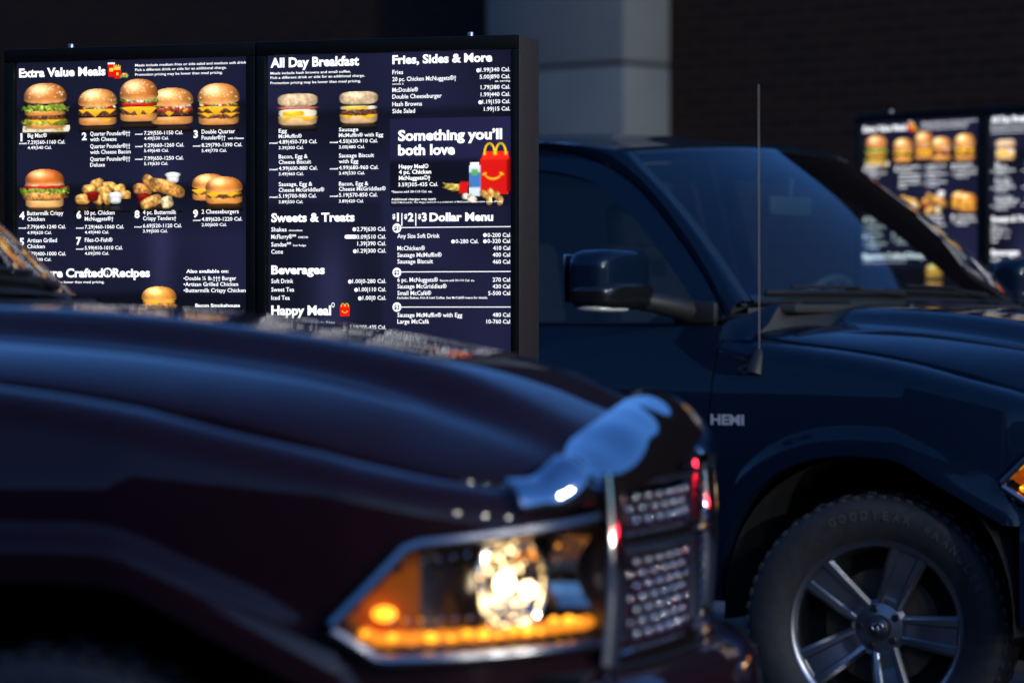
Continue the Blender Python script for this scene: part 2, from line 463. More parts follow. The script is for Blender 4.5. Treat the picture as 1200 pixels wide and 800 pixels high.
TEXT_SIDES = [
('All Day Breakfast', 0.7505, 0.2519, 0.0302, 0.0234, 3),('Meals include hash browns and small coffee.', 0.7505, 0.2287, 0.049, 0.0065, 1),('Pick a different drink or side for an additional charge.', 0.7505, 0.268, 0.0607, 0.0065, 1),
('Promotion pricing may be lower than meal pricing.', 0.7505, 0.2568, 0.0744, 0.0065, 1),('Egg', 0.774, 0.0235, 0.2011, 0.0098, 1),('McMuffin®', 0.774, 0.0661, 0.2154, 0.0098, 1),
('4.89|450-730 Cal.', 0.774, 0.1094, 0.2303, 0.0098, 1),('3.39|300 Cal.', 0.774, 0.0711, 0.2446, 0.0078, 1),('Bacon, Egg &', 0.774, 0.0825, 0.2687, 0.0104, 1),
('Cheese Biscuit', 0.774, 0.0924, 0.283, 0.0104, 1),('4.99|600-880 Cal.', 0.774, 0.1108, 0.2992, 0.0098, 1),('3.49|460 Cal.', 0.774, 0.0711, 0.3129, 0.0078, 1),
('Sausage, Egg &', 0.774, 0.0959, 0.3408, 0.0104, 1),('Cheese McGriddles®', 0.774, 0.1298, 0.3558, 0.0104, 1),('5.19|700-980 Cal.', 0.774, 0.1079, 0.3714, 0.0098, 1),
('3.89|550 Cal.', 0.774, 0.0697, 0.3857, 0.0078, 1),('Sausage', 0.9455, 0.0548, 0.2009, 0.0097, 1),('McMuffin® with Egg', 0.9455, 0.1247, 0.2157, 0.0097, 1),
('4.50|630-910 Cal.', 0.9455, 0.1093, 0.2312, 0.0097, 1),('3.00|480 Cal.', 0.9455, 0.073, 0.2454, 0.0078, 1),('Sausage Biscuit', 0.9455, 0.0989, 0.2687, 0.0103, 1),
('with Egg', 0.9455, 0.0548, 0.2835, 0.0103, 1),('4.99|680-960 Cal.', 0.9455, 0.1114, 0.2997, 0.0097, 1),('3.49|530 Cal.', 0.9455, 0.073, 0.3132, 0.0078, 1),
('Bacon, Egg &', 0.9455, 0.0828, 0.3417, 0.0103, 1),('Cheese McGriddles®', 0.9455, 0.1317, 0.3552, 0.0103, 1),('5.19|570-850 Cal.', 0.9455, 0.1086, 0.3707, 0.0097, 1),
('3.89|420 Cal.', 0.9455, 0.0702, 0.3856, 0.0078, 1),('Fries, Sides & More', 1.0959, 0.2761, 0.0295, 0.0212, 3),('Fries', 1.0959, 0.0299, 0.0565, 0.0109, 1),
('20 pc. Chicken McNuggets®†', 1.0959, 0.1776, 0.0745, 0.0109, 1),('serves 2', 1.0959, 0.0313, 0.0835, 0.0045, 1),('McDouble®', 1.0959, 0.0715, 0.1021, 0.0109, 1),
('Double Cheeseburger', 1.0959, 0.137, 0.1194, 0.0109, 1),('Hash Browns', 1.0959, 0.0825, 0.1387, 0.0109, 1),('Side Salad', 1.0959, 0.0632, 0.1567, 0.0109, 1),
('1.99|340 Cal.', 1.3399, 0.081, 0.0559, 0.0102, 1),('5.00|890 Cal.', 1.3379, 0.083, 0.0736, 0.0102, 1),('ea. serving', 1.3801, 0.0408, 0.0822, 0.0044, 1),
('1.79|380 Cal.', 1.3406, 0.0803, 0.1004, 0.0102, 1),('1.99|440 Cal.', 1.3406, 0.0803, 0.1188, 0.0102, 1),('1.19|150 Cal.', 1.3454, 0.0755, 0.1374, 0.0102, 1),
('1.99|15 Cal.', 1.3495, 0.0714, 0.1559, 0.0102, 1),('Something you’ll', 1.1119, 0.2873, 0.2276, 0.0257, 3),('both love', 1.1119, 0.1575, 0.2648, 0.0257, 3),
('Happy Meal®', 1.114, 0.0824, 0.2995, 0.0103, 2),('4 pc. Chicken', 1.114, 0.09, 0.3136, 0.0103, 2),('McNuggets®†', 1.114, 0.0879, 0.329, 0.0103, 2),
('3.59|305-435 Cal.', 1.1119, 0.1107, 0.3457, 0.0096, 1),('*Sauces add 30-110 Cal. ea.', 1.0931, 0.1136, 0.3621, 0.0058, 1),('Additional charges may apply', 1.0931, 0.1247, 0.3814, 0.0058, 1),
('©2019 McDonald’s. The Happy character is a trademark of McDonald’s Corporation and its affiliates.', 1.0931, 0.3088, 0.3891, 0.0045, 0),('Sweets & Treats', 0.7526, 0.2371, 0.4337, 0.0215, 3),('Shakes', 0.7526, 0.0442, 0.4591, 0.0111, 1),
('chocolate', 0.8025, 0.0391, 0.4588, 0.0052, 1),('McFlurry®**', 0.7526, 0.0712, 0.4779, 0.0111, 1),('OREO®', 0.8295, 0.0284, 0.4772, 0.0052, 1),
('Sundae**', 0.7526, 0.057, 0.4981, 0.0111, 1),('hot fudge', 0.8153, 0.0369, 0.4979, 0.0052, 1),('Cone', 0.7526, 0.0335, 0.517, 0.0111, 1),
('2.79|630 Cal.', 0.996, 0.0818, 0.4597, 0.0103, 1),('3.09|510 Cal.', 0.9967, 0.0811, 0.4797, 0.0103, 1),('1.39|390 Cal.', 0.9974, 0.0804, 0.4971, 0.0103, 1),
('1.29|300 Cal.', 0.9981, 0.0797, 0.5158, 0.0103, 1),('Beverages', 0.7526, 0.1527, 0.5697, 0.0215, 3),('Soft Drink', 0.7526, 0.0627, 0.5937, 0.0111, 1),
('Sweet Tea', 0.7526, 0.0655, 0.6159, 0.0111, 1),('Iced Tea', 0.7526, 0.0527, 0.6373, 0.0111, 1),('1.00|0-280 Cal.', 0.9834, 0.0944, 0.5944, 0.0103, 1),
('1.00|110 Cal.', 1.0016, 0.0762, 0.6157, 0.0103, 1),('1.00|0 Cal.', 1.0122, 0.0657, 0.6376, 0.0103, 1),('Happy Meal', 0.7526, 0.1703, 0.6764, 0.0234, 3),
('®', 0.9236, 0.0099, 0.6569, 0.0116, 2),('with kids fries', 0.8487, 0.0848, 0.699, 0.0065, 1),('3.59|305-435 Cal.', 0.9757, 0.1021, 0.7131, 0.0097, 1),
('$', 1.0959, 0.0083, 0.4284, 0.0116, 3),('1', 1.1057, 0.0111, 0.4349, 0.0205, 3),('|', 1.1209, 0.0028, 0.4389, 0.0244, 1),
('$', 1.1286, 0.009, 0.4287, 0.0115, 3),('2', 1.1383, 0.0173, 0.4352, 0.0205, 3),('|', 1.1598, 0.0028, 0.4392, 0.0243, 1),
('$', 1.1674, 0.0083, 0.4291, 0.0115, 3),('3', 1.1764, 0.0166, 0.4355, 0.0205, 3),('Dollar Menu', 1.1992, 0.1755, 0.4357, 0.0205, 3),
('Any Size Soft Drink', 1.1098, 0.1176, 0.4786, 0.0109, 1),('0-200 Cal.', 1.359, 0.0653, 0.4779, 0.0102, 1),('0-280 Cal.', 1.2715, 0.063, 0.4932, 0.0102, 1),
('0-320 Cal.', 1.359, 0.0653, 0.4931, 0.0102, 1),('McChicken®', 1.1098, 0.0769, 0.51, 0.0109, 1),('410 Cal.', 1.3747, 0.0496, 0.511, 0.0102, 1),
('Sausage McMuffin®', 1.1098, 0.1231, 0.5274, 0.0109, 1),('400 Cal.', 1.3733, 0.051, 0.5282, 0.0102, 1),('Sausage Biscuit', 1.1098, 0.099, 0.5441, 0.0109, 1),
('460 Cal.', 1.3733, 0.051, 0.5459, 0.0102, 1),('6 pc. McNuggets®', 1.1098, 0.1128, 0.5915, 0.0109, 1),('Sauces add 30-110 Cal. ea.', 1.2281, 0.0954, 0.5906, 0.0051, 1),
('270 Cal.', 1.3733, 0.051, 0.5917, 0.0102, 1),('Sausage McGriddles®', 1.1098, 0.1369, 0.6082, 0.0109, 1),('430 Cal.', 1.3733, 0.051, 0.6088, 0.0102, 1),
('Small McCafé®', 1.1098, 0.0942, 0.6256, 0.0109, 1),('5-500 Cal.', 1.3611, 0.0632, 0.626, 0.0102, 1),('Excludes Shakes, Hot & Iced Coffee. See McCafé® menu for details.', 1.1098, 0.2499, 0.6352, 0.0058, 1),
('Sausage McMuffin® with Egg', 1.1098, 0.1801, 0.682, 0.0109, 1),('480 Cal.', 1.3733, 0.051, 0.6813, 0.0102, 1),('Large McCafé', 1.1098, 0.0873, 0.6987, 0.0109, 1),
('10-760 Cal.', 1.3563, 0.068, 0.6984, 0.0102, 1),('meal', 0.7476, 0.0228, 0.2299, 0.0046, 2),('meal', 0.7476, 0.0228, 0.2989, 0.0046, 2),
('meal', 0.7476, 0.0228, 0.3711, 0.0046, 2),('meal', 0.9201, 0.0225, 0.2308, 0.0045, 2),('meal', 0.9201, 0.0225, 0.2993, 0.0045, 2),
('meal', 0.9201, 0.0225, 0.3704, 0.0045, 2),
]
DOTS = [(1.3338, 0.0519, 0.0051), (1.3392, 0.1335, 0.0051), (0.989, 0.4551, 0.0052), (0.9904, 0.5119, 0.0052), (0.9764, 0.5905, 0.0052), (0.9939, 0.6118, 0.0052), (1.0044, 0.6338, 0.0052), (1.3522, 0.4727, 0.0051), (1.2646, 0.4886, 0.0051), (1.3522, 0.4886, 0.0051)]
PILL = ((0.9666, 0.4743, 0.0052), (0.9918, 0.4745, 0.0052))
BADGES = [('$1', 1.1084, 0.4529, 0.0122), ('$2', 1.1084, 0.5672, 0.0122), ('$3', 1.1084, 0.6564, 0.0122)]
RULES = [(1.1202, 0.4517, 0.001, 1.425, 0.4542, 0.0006), (1.1202, 0.5659, 0.001, 1.425, 0.5671, 0.0006), (1.1202, 0.6564, 0.001, 1.425, 0.6565, 0.0006)]
PICTURES = {'stacked_burger': (0.0129, 0.0547, 0.1611, 0.1882), 'quarter_burger': (0.1836, 0.0746, 0.3051, 0.174), 'deluxe_burger': (0.3071, 0.0513, 0.4261, 0.1666), 'bacon_burger': (0.3979, 0.077, 0.5301, 0.1757), 'double_burger': (0.5367, 0.0681, 0.6635, 0.1794), 'drink_and_fries': (0.2733, 0.0045, 0.3374, 0.0493), 'crispy_chicken_burger': (0.0087, 0.2864, 0.1611, 0.3888), 'nuggets': (0.1748, 0.307, 0.3428, 0.3834), 'tenders': (0.3475, 0.2972, 0.5022, 0.3851), 'cheeseburger_pair': (0.5208, 0.3055, 0.6714, 0.3857), 'signature_burger': (0.3684, 0.6013, 0.4828, 0.6929), 'egg_muffin': (0.7683, 0.0989, 0.8876, 0.1826), 'sausage_muffin': (0.9441, 0.0968, 1.0576, 0.1806), 'kids_meal': (1.2336, 0.2363, 1.4236, 0.3865), 'kids_box': (0.9455, 0.6453, 0.9778, 0.6802)}
PROMO_PANEL = (1.0883, 0.1707, 1.4291, 0.3985)



# ------------------------------------------------------------------ what the menu screens show, plus painted reflection streaks (colour grids)
def vnoise(w, h, cell, seed):
    """smooth value noise on a w x h grid"""
    r = np.random.default_rng(seed)
    gw, gh = int(w / cell) + 3, int(h / cell) + 3
    g = r.random((gh, gw))
    xs = np.arange(w) / cell
    ys = np.arange(h) / cell
    xi, yi = xs.astype(int), ys.astype(int)
    fx, fy = xs - xi, ys - yi
    fx, fy = fx * fx * (3 - 2 * fx), fy * fy * (3 - 2 * fy)
    a = g[np.ix_(yi, xi)] * (1 - fx) + g[np.ix_(yi, xi + 1)] * fx
    b = g[np.ix_(yi + 1, xi)] * (1 - fx) + g[np.ix_(yi + 1, xi + 1)] * fx
    return a * (1 - fy)[:, None] + b * fy[:, None]


class Pic:
    """a small food photograph painted on a grid; x in 0..1, y in 0..h (down)"""

    def __init__(self, h, n=84, seed=1):
        self.h = h
        self.n = n
        self.m = max(8, int(round(n * h)))
        self.X, self.Y = np.meshgrid((np.arange(n) + .5) / n, (np.arange(self.m) + .5) / n)
        self.rgb = np.zeros((self.m, n, 3))
        self.a = np.zeros((self.m, n))
        self.seed = seed
        self.fine = vnoise(n, self.m, 2.2, seed)
        self.mid = vnoise(n, self.m, 5.0, seed + 1)
        self.big = vnoise(n, self.m, 12.0, seed + 2)

    def put(self, mask, col):
        col = np.asarray(col, float)
        if col.ndim == 1:
            col = np.broadcast_to(col, self.rgb.shape)
        k = mask[..., None]
        self.rgb = self.rgb * (1 - k) + col * k
        self.a = np.maximum(self.a, mask)

    def ell(self, cx, cy, rx, ry, p=2.0, rot=0.0):
        dx, dy = self.X - cx, self.Y - cy
        c, s = math.cos(rot), math.sin(rot)
        u, v = (dx * c + dy * s) / rx, (-dx * s + dy * c) / ry
        d = (np.abs(u) ** p + np.abs(v) ** p) ** (1 / p)
        return np.clip((1 - d) * min(rx, ry) * self.n * 0.9 + 0.5, 0, 1), u, v

    def lit(self, u, v, c, spec=0.25, dark=0.5):
        """a rounded food surface: lit from upper left"""
        l = 1 - dark * np.clip(np.maximum(np.abs(u) ** 2.5, np.clip(v, 0, 2) ** 2), 0, 1)
        g = spec * np.exp(-(((u + .3) / .5) ** 2 + ((v + .45) / .3) ** 2))
        c = np.asarray(c, float)
        out = c * l[..., None] + g[..., None]
        return np.clip(out, 0, 1)

    def tex(self, c, amt, which='fine'):
        t = (getattr(self, which) - .5) * 2 * amt
        return np.clip(np.asarray(c) * (1 + t)[..., None], 0, 1)

    def bun_top(self, cx, cy, rx, ry, c=(.86, .55, .26), seeds=True):
        # dome: flat below, round above
        dx, dy = (self.X - cx) / rx, (self.Y - cy) / ry
        low = np.where(dy > 0, np.abs(dy / .36) ** 3, np.abs(dy) ** 2.1)
        d = (np.abs(dx) ** 2.5 + low) ** .45
        mk = np.clip((1 - d) * rx * self.n * .9 + .5, 0, 1)
        col = self.lit(dx, dy * .8, c, .50, .58)
        col = col * (1 - .35 * np.clip(-dy - .55, 0, 1) * (dx > 0))[..., None]
        pale = np.clip((dy - .02) / .3, 0, 1)[..., None]
        col = col * (1 - pale * .5) + np.array((.97, .80, .56)) * pale * .5
        self.put(mk, self.tex(col, .06, 'mid'))
        if seeds:
            r = np.random.default_rng(self.seed + 5)
            for _ in range(46):
                a = r.uniform(-1, 1)
                b = r.uniform(-.95, -.05)
                if abs(a) ** 2.2 + abs(b) ** 2.0 > .85:
                    continue
                m2, _, _ = self.ell(cx + a * rx, cy + b * ry, .017, .010, 2, r.uniform(-.6, .6))
                self.put(m2 * .9, (1, .93, .78))

    def bun_low(self, cx, cy, rx, ry, c=(.87, .58, .30)):
        dx, dy = (self.X - cx) / rx, (self.Y - cy) / ry
        d = np.maximum((np.abs(dx) ** 4 + np.clip(dy, 0, 9) ** 3) ** .3, np.where(dy < 0, -dy, 0))
        mk = np.clip((1 - d) * ry * self.n + .5, 0, 1)
        self.put(mk, self.tex(self.lit(dx, dy * .8, c, .18, .45), .05, 'mid'))

    def band(self, cx, cy, rx, ry, c, wav=.0, cell=5, tex=.2, dark=.45, spec=.1, seed=0, p=4):
        w = (vnoise(self.n, 1, cell, self.seed * 7 + seed)[0] - .5) * 2 * wav
        w2 = (vnoise(self.n, 1, cell, self.seed * 7 + seed + 3)[0] - .5) * 2 * wav
        yy = self.Y - cy - w[None, :]
        hh = ry + w2[None, :] * .6
        dx, dy = (self.X - cx) / rx, yy / np.maximum(hh, .004)
        d = (np.abs(dx) ** p + np.abs(dy) ** p) ** (1 / p)
        mk = np.clip((1 - d) * ry * self.n + .5, 0, 1)
        self.put(mk, self.tex(self.lit(dx, dy * .7, c, spec, dark), tex))

    def patty(self, cx, cy, rx, ry, k=0):
        self.band(cx, cy, rx, ry, (.40, .24, .16), .012, 3, .55, .5, .14, 11 + k, 3)

    def cheese(self, cx, cy, rx, ry, tips, k=0):
        self.band(cx, cy, rx, ry, (.99, .70, .12), .004, 8, .04, .3, .2, 20 + k, 5)
        for (tx, tw, th) in tips:
            t = np.clip((self.Y - cy) / th, 0, 1)
            m = np.clip((tw * (1 - t) - np.abs(self.X - tx)) * self.n + .5, 0, 1) * (self.Y >= cy) * (self.Y <= cy + th)
            col = np.array((1.0, .74, .14)) * (1 - .22 * t)[..., None]
            self.put(m, col)

    def lettuce(self, cx, cy, rx, ry, k=0):
        self.band(cx, cy, rx, ry, (.46, .56, .15), .030, 4, .5, .3, .18, 30 + k, 5)
        r = np.random.default_rng(self.seed + k)
        for _ in range(16):
            m, u, v = self.ell(cx + r.uniform(-1, 1) * rx, cy + r.uniform(-.7, 1.1) * ry, r.uniform(.02, .05), r.uniform(.012, .028), 2, r.uniform(-.8, .8))
            self.put(m * .9, self.tex(np.array((.66, .76, .30)) * r.uniform(.5, 1.25), .25))

    def bits(self, cx, cy, rx, ry, c, n, s, k=0):
        r = np.random.default_rng(self.seed + 50 + k)
        for _ in range(n):
            m, u, v = self.ell(cx + r.uniform(-1, 1) * rx, cy + r.uniform(-1, 1) * ry, s * r.uniform(.7, 1.5), s * r.uniform(.35, .7), 2, r.uniform(-.7, .7))
            self.put(m, self.lit(u, v, np.array(c) * r.uniform(.75, 1.1), .2, .3))

    def crispy(self, cx, cy, rx, ry, rot=0.0, c=(.80, .52, .24), k=0):
        m, u, v = self.ell(cx, cy, rx, ry, 2.5, rot)
        ed = vnoise(self.n, self.m, 4, self.seed + 90 + k)
        m = np.clip(m + (ed - .5) * .9 * (m > 0) * (m < 1), 0, 1)
        col = self.lit(u, v, c, .22, .6)
        self.put(m, np.clip(self.tex(self.tex(col, .28), .22, 'mid'), 0, 1))

    def cup(self, cx, cy, rx, ry, inner, outer=(.93, .93, .95)):
        m, u, v = self.ell(cx, cy + ry * .9, rx * .8, ry * 1.5, 3)
        self.put(m * (self.Y > cy), self.lit(u, v, outer, .05, .45))
        m, u, v = self.ell(cx, cy, rx, ry * .75)
        self.put(m, self.lit(u, v, outer, .1, .2))
        m, u, v = self.ell(cx, cy + ry * .08, rx * .82, ry * .52)
        self.put(m, self.lit(u, v, inner, .12, .3))

    def rect(self, x0, y0, x1, y1, c, skew=0.0, taper=0.0):
        t = (self.Y - y0) / max(1e-4, (y1 - y0))
        a = x0 + skew * (1 - t) + taper * t
        b = x1 + skew * (1 - t) - taper * t
        m = np.clip((self.X - a) * self.n + .5, 0, 1) * np.clip((b - self.X) * self.n + .5, 0, 1)
        m = m * np.clip((self.Y - y0) * self.n + .5, 0, 1) * np.clip((y1 - self.Y) * self.n + .5, 0, 1)
        self.put(m, c)

    def mirror(self, y0, k=.34):
        """faint reflection in the dark table top under the food"""
        n = int(round(y0 * self.n))
        for j in range(n, self.m):
            s = n - 1 - (j - n)
            if s < 0:
                break
            f = k * (1 - (j - n) / max(1, self.m - n))
            self.rgb[j] = np.where((self.a[j] > .5)[:, None], self.rgb[j], self.rgb[s] * f)
            self.a[j] = np.maximum(self.a[j], (self.a[s] > .5) * .9)


def pic_burger(p, kind, x0=0.0, x1=1.0, y0=0.0, y1=None):
    y1 = p.h if y1 is None else y1
    cx, rx, H = (x0 + x1) / 2, (x1 - x0) / 2, y1 - y0
    Yf = lambda f: y0 + H * f
    if kind == 'stacked_burger':
        p.rect(x0 - .0, Yf(.86), x1, Yf(1.0), (.86, .84, .78), .05, .03)
        p.bits(cx, Yf(.93), rx * .8, H * .04, (.85, .68, .2), 14, .03)
        p.bun_low(cx, Yf(.87), rx * .80, H * .06)
        p.lettuce(cx, Yf(.79), rx * .94, H * .055, 1)
        p.cheese(cx, Yf(.755), rx * .86, H * .02, [(cx + .14, .12, H * .09), (cx - .2, .1, H * .07)])
        p.patty(cx, Yf(.70), rx * .82, H * .045)
        p.band(cx, Yf(.615), rx * .84, H * .05, (.88, .56, .26), .004, 9, .06, .4, .2)
        p.lettuce(cx, Yf(.52), rx * .96, H * .06, 2)
        p.bits(cx + .1, Yf(.47), rx * .5, H * .02, (.55, .62, .2), 7, .06)
        p.patty(cx, Yf(.40), rx * .84, H * .045, 2)
        p.bun_top(cx, Yf(.31), rx * .88, H * .30, (.80, .48, .22))
    elif kind in ('quarter_burger', 'double_burger', 'bacon_burger'):
        p.bun_low(cx, Yf(.88), rx * .93, H * .105)
        if kind == 'double_burger':
            p.patty(cx, Yf(.77), rx * .93, H * .06, 3)
            p.cheese(cx, Yf(.705), rx * .95, H * .03, [(cx - .25, .16, H * .11), (cx + .28, .14, H * .10)], 1)
        p.patty(cx, Yf(.66 if kind != 'double_burger' else .62), rx * .97, H * .085)
        p.cheese(cx, Yf(.57), rx * .90, H * .03, [(cx - .06, .20, H * .20), (cx + .3, .13, H * .12), (cx - .36, .1, H * .1)], 2)
        if kind == 'bacon_burger':
            for q in range(6):
                p.crispy(x0 + (x1 - x0) * (.12 + .15 * q), Yf(.57 + .03 * (q % 2)), .10, .035, .5 - .25 * q, (.66, .22, .16), q)
        p.band(cx, Yf(.50), rx * .90, H * .04, (.78, .14, .08), .012, 5, .2, .3, .2, 4)
        p.bits(cx, Yf(.50), rx * .82, H * .03, (.95, .92, .85), 14, .035)
        p.bits(cx, Yf(.48), rx * .8, H * .02, (.55, .66, .22), 6, .05, 3)
        p.bun_top(cx, Yf(.36), rx * .96, H * .36)
        if kind == 'quarter_burger':
            p.cheese(cx + .22, Yf(.82), rx * .22, H * .01, [(cx + .22, .12, H * .09)], 5)
    elif kind == 'deluxe_burger':
        p.bun_low(cx, Yf(.88), rx * .93, H * .10)
        p.patty(cx, Yf(.74), rx * .92, H * .085)
        p.cheese(cx, Yf(.665), rx * .94, H * .03, [(cx - .2, .22, H * .13), (cx + .25, .2, H * .2), (cx, .12, H * .25)])
        p.band(cx, Yf(.58), rx * .88, H * .05, (.80, .12, .07), .006, 9, .12, .3, .3)
        p.lettuce(cx, Yf(.49), rx * .95, H * .045)
        p.bits(cx, Yf(.50), rx * .7, H * .03, (.93, .92, .90), 9, .045)
        p.bun_top(cx, Yf(.36), rx * .96, H * .36, (.80, .47, .20))
    elif kind == 'crispy_chicken_burger':
        p.bun_low(cx, Yf(.90), rx * .76, H * .115, (.95, .70, .42))
        p.crispy(cx, Yf(.70), rx * .90, H * .13, 0, (.82, .55, .26))
        p.lettuce(cx, Yf(.56), rx * .98, H * .075)
        p.band(cx, Yf(.46), rx * .84, H * .045, (.80, .10, .08), .006, 9, .1, .3, .35)
        p.band(cx, Yf(.405), rx * .76, H * .025, (.95, .9, .8), .008, 5, .1, .2, .1)
        p.bun_top(cx, Yf(.31), rx * .78, H * .31, (.84, .42, .15), False)
    elif kind == 'cheeseburger':
        p.bun_low(cx, Yf(.86), rx * .95, H * .14, (.93, .60, .27))
        p.patty(cx, Yf(.70), rx * .90, H * .085)
        p.cheese(cx, Yf(.60), rx * .90, H * .05, [(cx - .2, .14, H * .2), (cx + .14, .12, H * .16)])
        p.bun_top(cx, Yf(.42), rx * .97, H * .42, (.88, .52, .20), False)
    elif kind == 'signature_burger':
        p.bun_low(cx, Yf(.90), rx * .90, H * .10)
        p.patty(cx, Yf(.72), rx * .95, H * .12)
        p.lettuce(cx, Yf(.58), rx * .9, H * .05)
        p.crispy(cx, Yf(.54), rx * .98, H * .06, 0, (.78, .5, .3))
        p.cheese(cx, Yf(.44), rx * .84, H * .05, [(cx - .1, .16, H * .1)])
        p.bun_top(cx, Yf(.32), rx * .90, H * .32, (.93, .60, .22), False)
    elif kind in ('egg_muffin', 'sausage_muffin'):
        p.bun_low(cx, Yf(.86), rx * .93, H * .15, (.86, .70, .50))
        p.cheese(cx, Yf(.75), rx * .9, H * .03, [(cx + .22, .2, H * .14), (cx - .25, .16, H * .1)])
        if kind == 'egg_muffin':
            p.band(cx, Yf(.62), rx * .92, H * .12, (.97, .93, .82), .006, 9, .03, .25, .1)
            p.band(cx - .1, Yf(.64), rx * .5, H * .085, (.98, .76, .15), .006, 9, .05, .25, .2)
            p.band(cx, Yf(.46), rx * .98, H * .045, (.80, .42, .36), .006, 9, .1, .3, .2)
        else:
            p.patty(cx, Yf(.66), rx * .96, H * .09)
            p.band(cx, Yf(.52), rx * .92, H * .06, (.97, .94, .86), .006, 9, .03, .25, .1)
            p.band(cx - .08, Yf(.52), rx * .62, H * .05, (.98, .76, .2), .006, 9, .05, .25, .2)
        m, u, v = p.ell(cx, Yf(.22), rx * .97, H * .21, 3)
        p.put(m, p.tex(p.tex(p.lit(u, v, (.90, .78, .62), .12, .45), .1), .16, 'mid'))


def make_picture(kind, w, h):
    n = 76
    ratio = h / w
    seed = sum(map(ord, kind))
    refl = 0.0 if kind in ('drink_and_fries', 'kids_box', 'signature_burger') else 0.13
    p = Pic(ratio + refl, n, seed)
    if kind == 'cheeseburger_pair':
        pic_burger(p, 'cheeseburger', 0.0, .70, 0, ratio * .88)
        pic_burger(p, 'cheeseburger', .26, 1.0, ratio * .10, ratio)
    elif kind == 'nuggets':
        for q, (x, y, rx, ry, ro) in enumerate([(.40, .14, .13, .085, -.3), (.62, .18, .14, .07, .1), (.80, .23, .11, .075, -.4), (.28, .24, .15, .085, .1),
                                                (.52, .26, .15, .075, -.1), (.22, .36, .1, .05, 0), (.90, .33, .11, .075, .1), (.15, .40, .145, .085, 0),
                                                (.42, .41, .10, .085, .4), (.57, .38, .085, .12, -.5)]):
            p.crispy(x, y * ratio / .5, rx, ry, ro, (.90, .66, .32), q)
        p.cup(.33, .31 * ratio / .5, .12, .05, (.55, .05, .03), (.45, .05, .04))
        p.cup(.73, .33 * ratio / .5, .13, .06, (.97, .97, .98))
    elif kind == 'tenders':
        p.cup(.77, .06, .15, .06, (.97, .97, .98))
        p.crispy(.20, .30, .19, .10, .1, (.84, .55, .26), 1)
        p.cup(.22, .42, .15, .06, (.55, .06, .03), (.40, .04, .03))
        p.crispy(.36, .20, .20, .10, .7, (.88, .62, .30), 2)
        p.crispy(.66, .28, .36, .12, .32, (.84, .58, .27), 3)
        p.crispy(.36, .52, .22, .10, -.35, (.88, .64, .33), 4)
        p.crispy(.66, .53, .12, .11, -.2, (.93, .82, .62), 5)
    elif kind == 'drink_and_fries':
        p.rect(.02, .06, .36, .62, (.80, .08, .08), 0, .03)
        p.rect(.02, .02, .36, .10, (.92, .92, .94))
        p.rect(.10, .25, .28, .40, (.95, .80, .15))
        for q in range(9):
            p.rect(.30 + .035 * q, .10 + .05 * ((q * 5) % 3), .335 + .035 * q, .4, (.97, .80, .32))
        p.rect(.28, .34, .66, .74, (.82, .07, .08), 0, .04)
        p.rect(.42, .44, .52, .56, (.97, .80, .12))
        p.lettuce(.78, ratio * .84, .2, .07)
        p.crispy(.80, ratio * .74, .15, .05, 0, (.85, .65, .35))
    elif kind == 'kids_box':
        p.rect(.06, .32, .94, ratio, (.86, .09, .06), 0, .02)
        p.rect(.16, .16, .84, .34, (.93, .18, .1), 0, -.08)
        arch(p, .5, .30, .34, .28, .045)
        smile(p, .5, .66, .22, .05)
    elif kind == 'kids_meal':
        b0, b1 = .55, .96
        p.rect(b0, .22, b1, .70, (.80, .08, .05), 0, .0)
        p.rect(b1 - .02, .18, .995, .66, (.50, .03, .02))
        p.rect(b0 + .04, .12, b1 - .02, .23, (.93, .16, .08), .02, -.03)
        arch(p, .77, .16, .16, .16, .024)
        smile(p, .74, .40, .13, .022)
        p.rect(.39, .30, .56, .72, (.80, .86, .92), 0, .0)
        p.rect(.41, .26, .54, .33, (.93, .95, .97))
        p.rect(.39, .40, .56, .60, (.25, .45, .72))
        p.rect(.43, .36, .52, .44, (.35, .65, .3))
        for q in range(12):
            p.crispy(.08 + .022 * q, .56 + .02 * ((q * 7) % 4), .10, .012, .35 - .06 * q, (.98, .82, .36), q)
        p.rect(.24, .52, .37, .68, (.80, .08, .08), .02, .0)
        for q, (x, y) in enumerate([(.36, .72), (.44, .76), (.62, .70), (.72, .68), (.80, .72), (.68, .77), (.84, .78)]):
            p.crispy(x, y * ratio / .79, .075, .045, .3 * q, (.95, .90, .78) if q < 2 else (.92, .68, .34), q)
        refl = 0
    else:
        pic_burger(p, kind, 0.0, 1.0, 0.0, ratio)
    if refl:
        p.mirror(ratio - (.10 if kind == 'stacked_burger' else .0))
    return p, ratio + (refl if refl else p.h - ratio)


def arch(p, cx, cy, w, h, t):
    """twin golden arches"""
    for s in (-1, 1):
        ax = cx + s * w / 2
        m1, u, v = p.ell(ax, cy, w / 2 + t / 2, h)
        m0, u, v = p.ell(ax, cy, w / 2 - t, h - t * 1.2)
        p.put(np.clip(m1 - m0, 0, 1) * (p.Y < cy + .01), (.99, .80, .12))


def smile(p, cx, cy, w, t):
    m1, u, v = p.ell(cx, cy, w, w * .8)
    m0, u, v = p.ell(cx, cy - t * 1.3, w * 1.02, w * .8)
    p.put(np.clip(m1 - m0, 0, 1) * (p.Y > cy), (.99, .82, .15))
    for s in (-1, 1):
        m, u, v = p.ell(cx + s * w * .95, cy + .02, t * 1.6, t * .7, 2, .4 * s)
        p.put(m, (.99, .82, .15))


def lin(c):
    c = np.clip(c, 0, 1)
    return np.where(c <= .04045, c / 12.92, ((c + .055) / 1.055) ** 2.4)


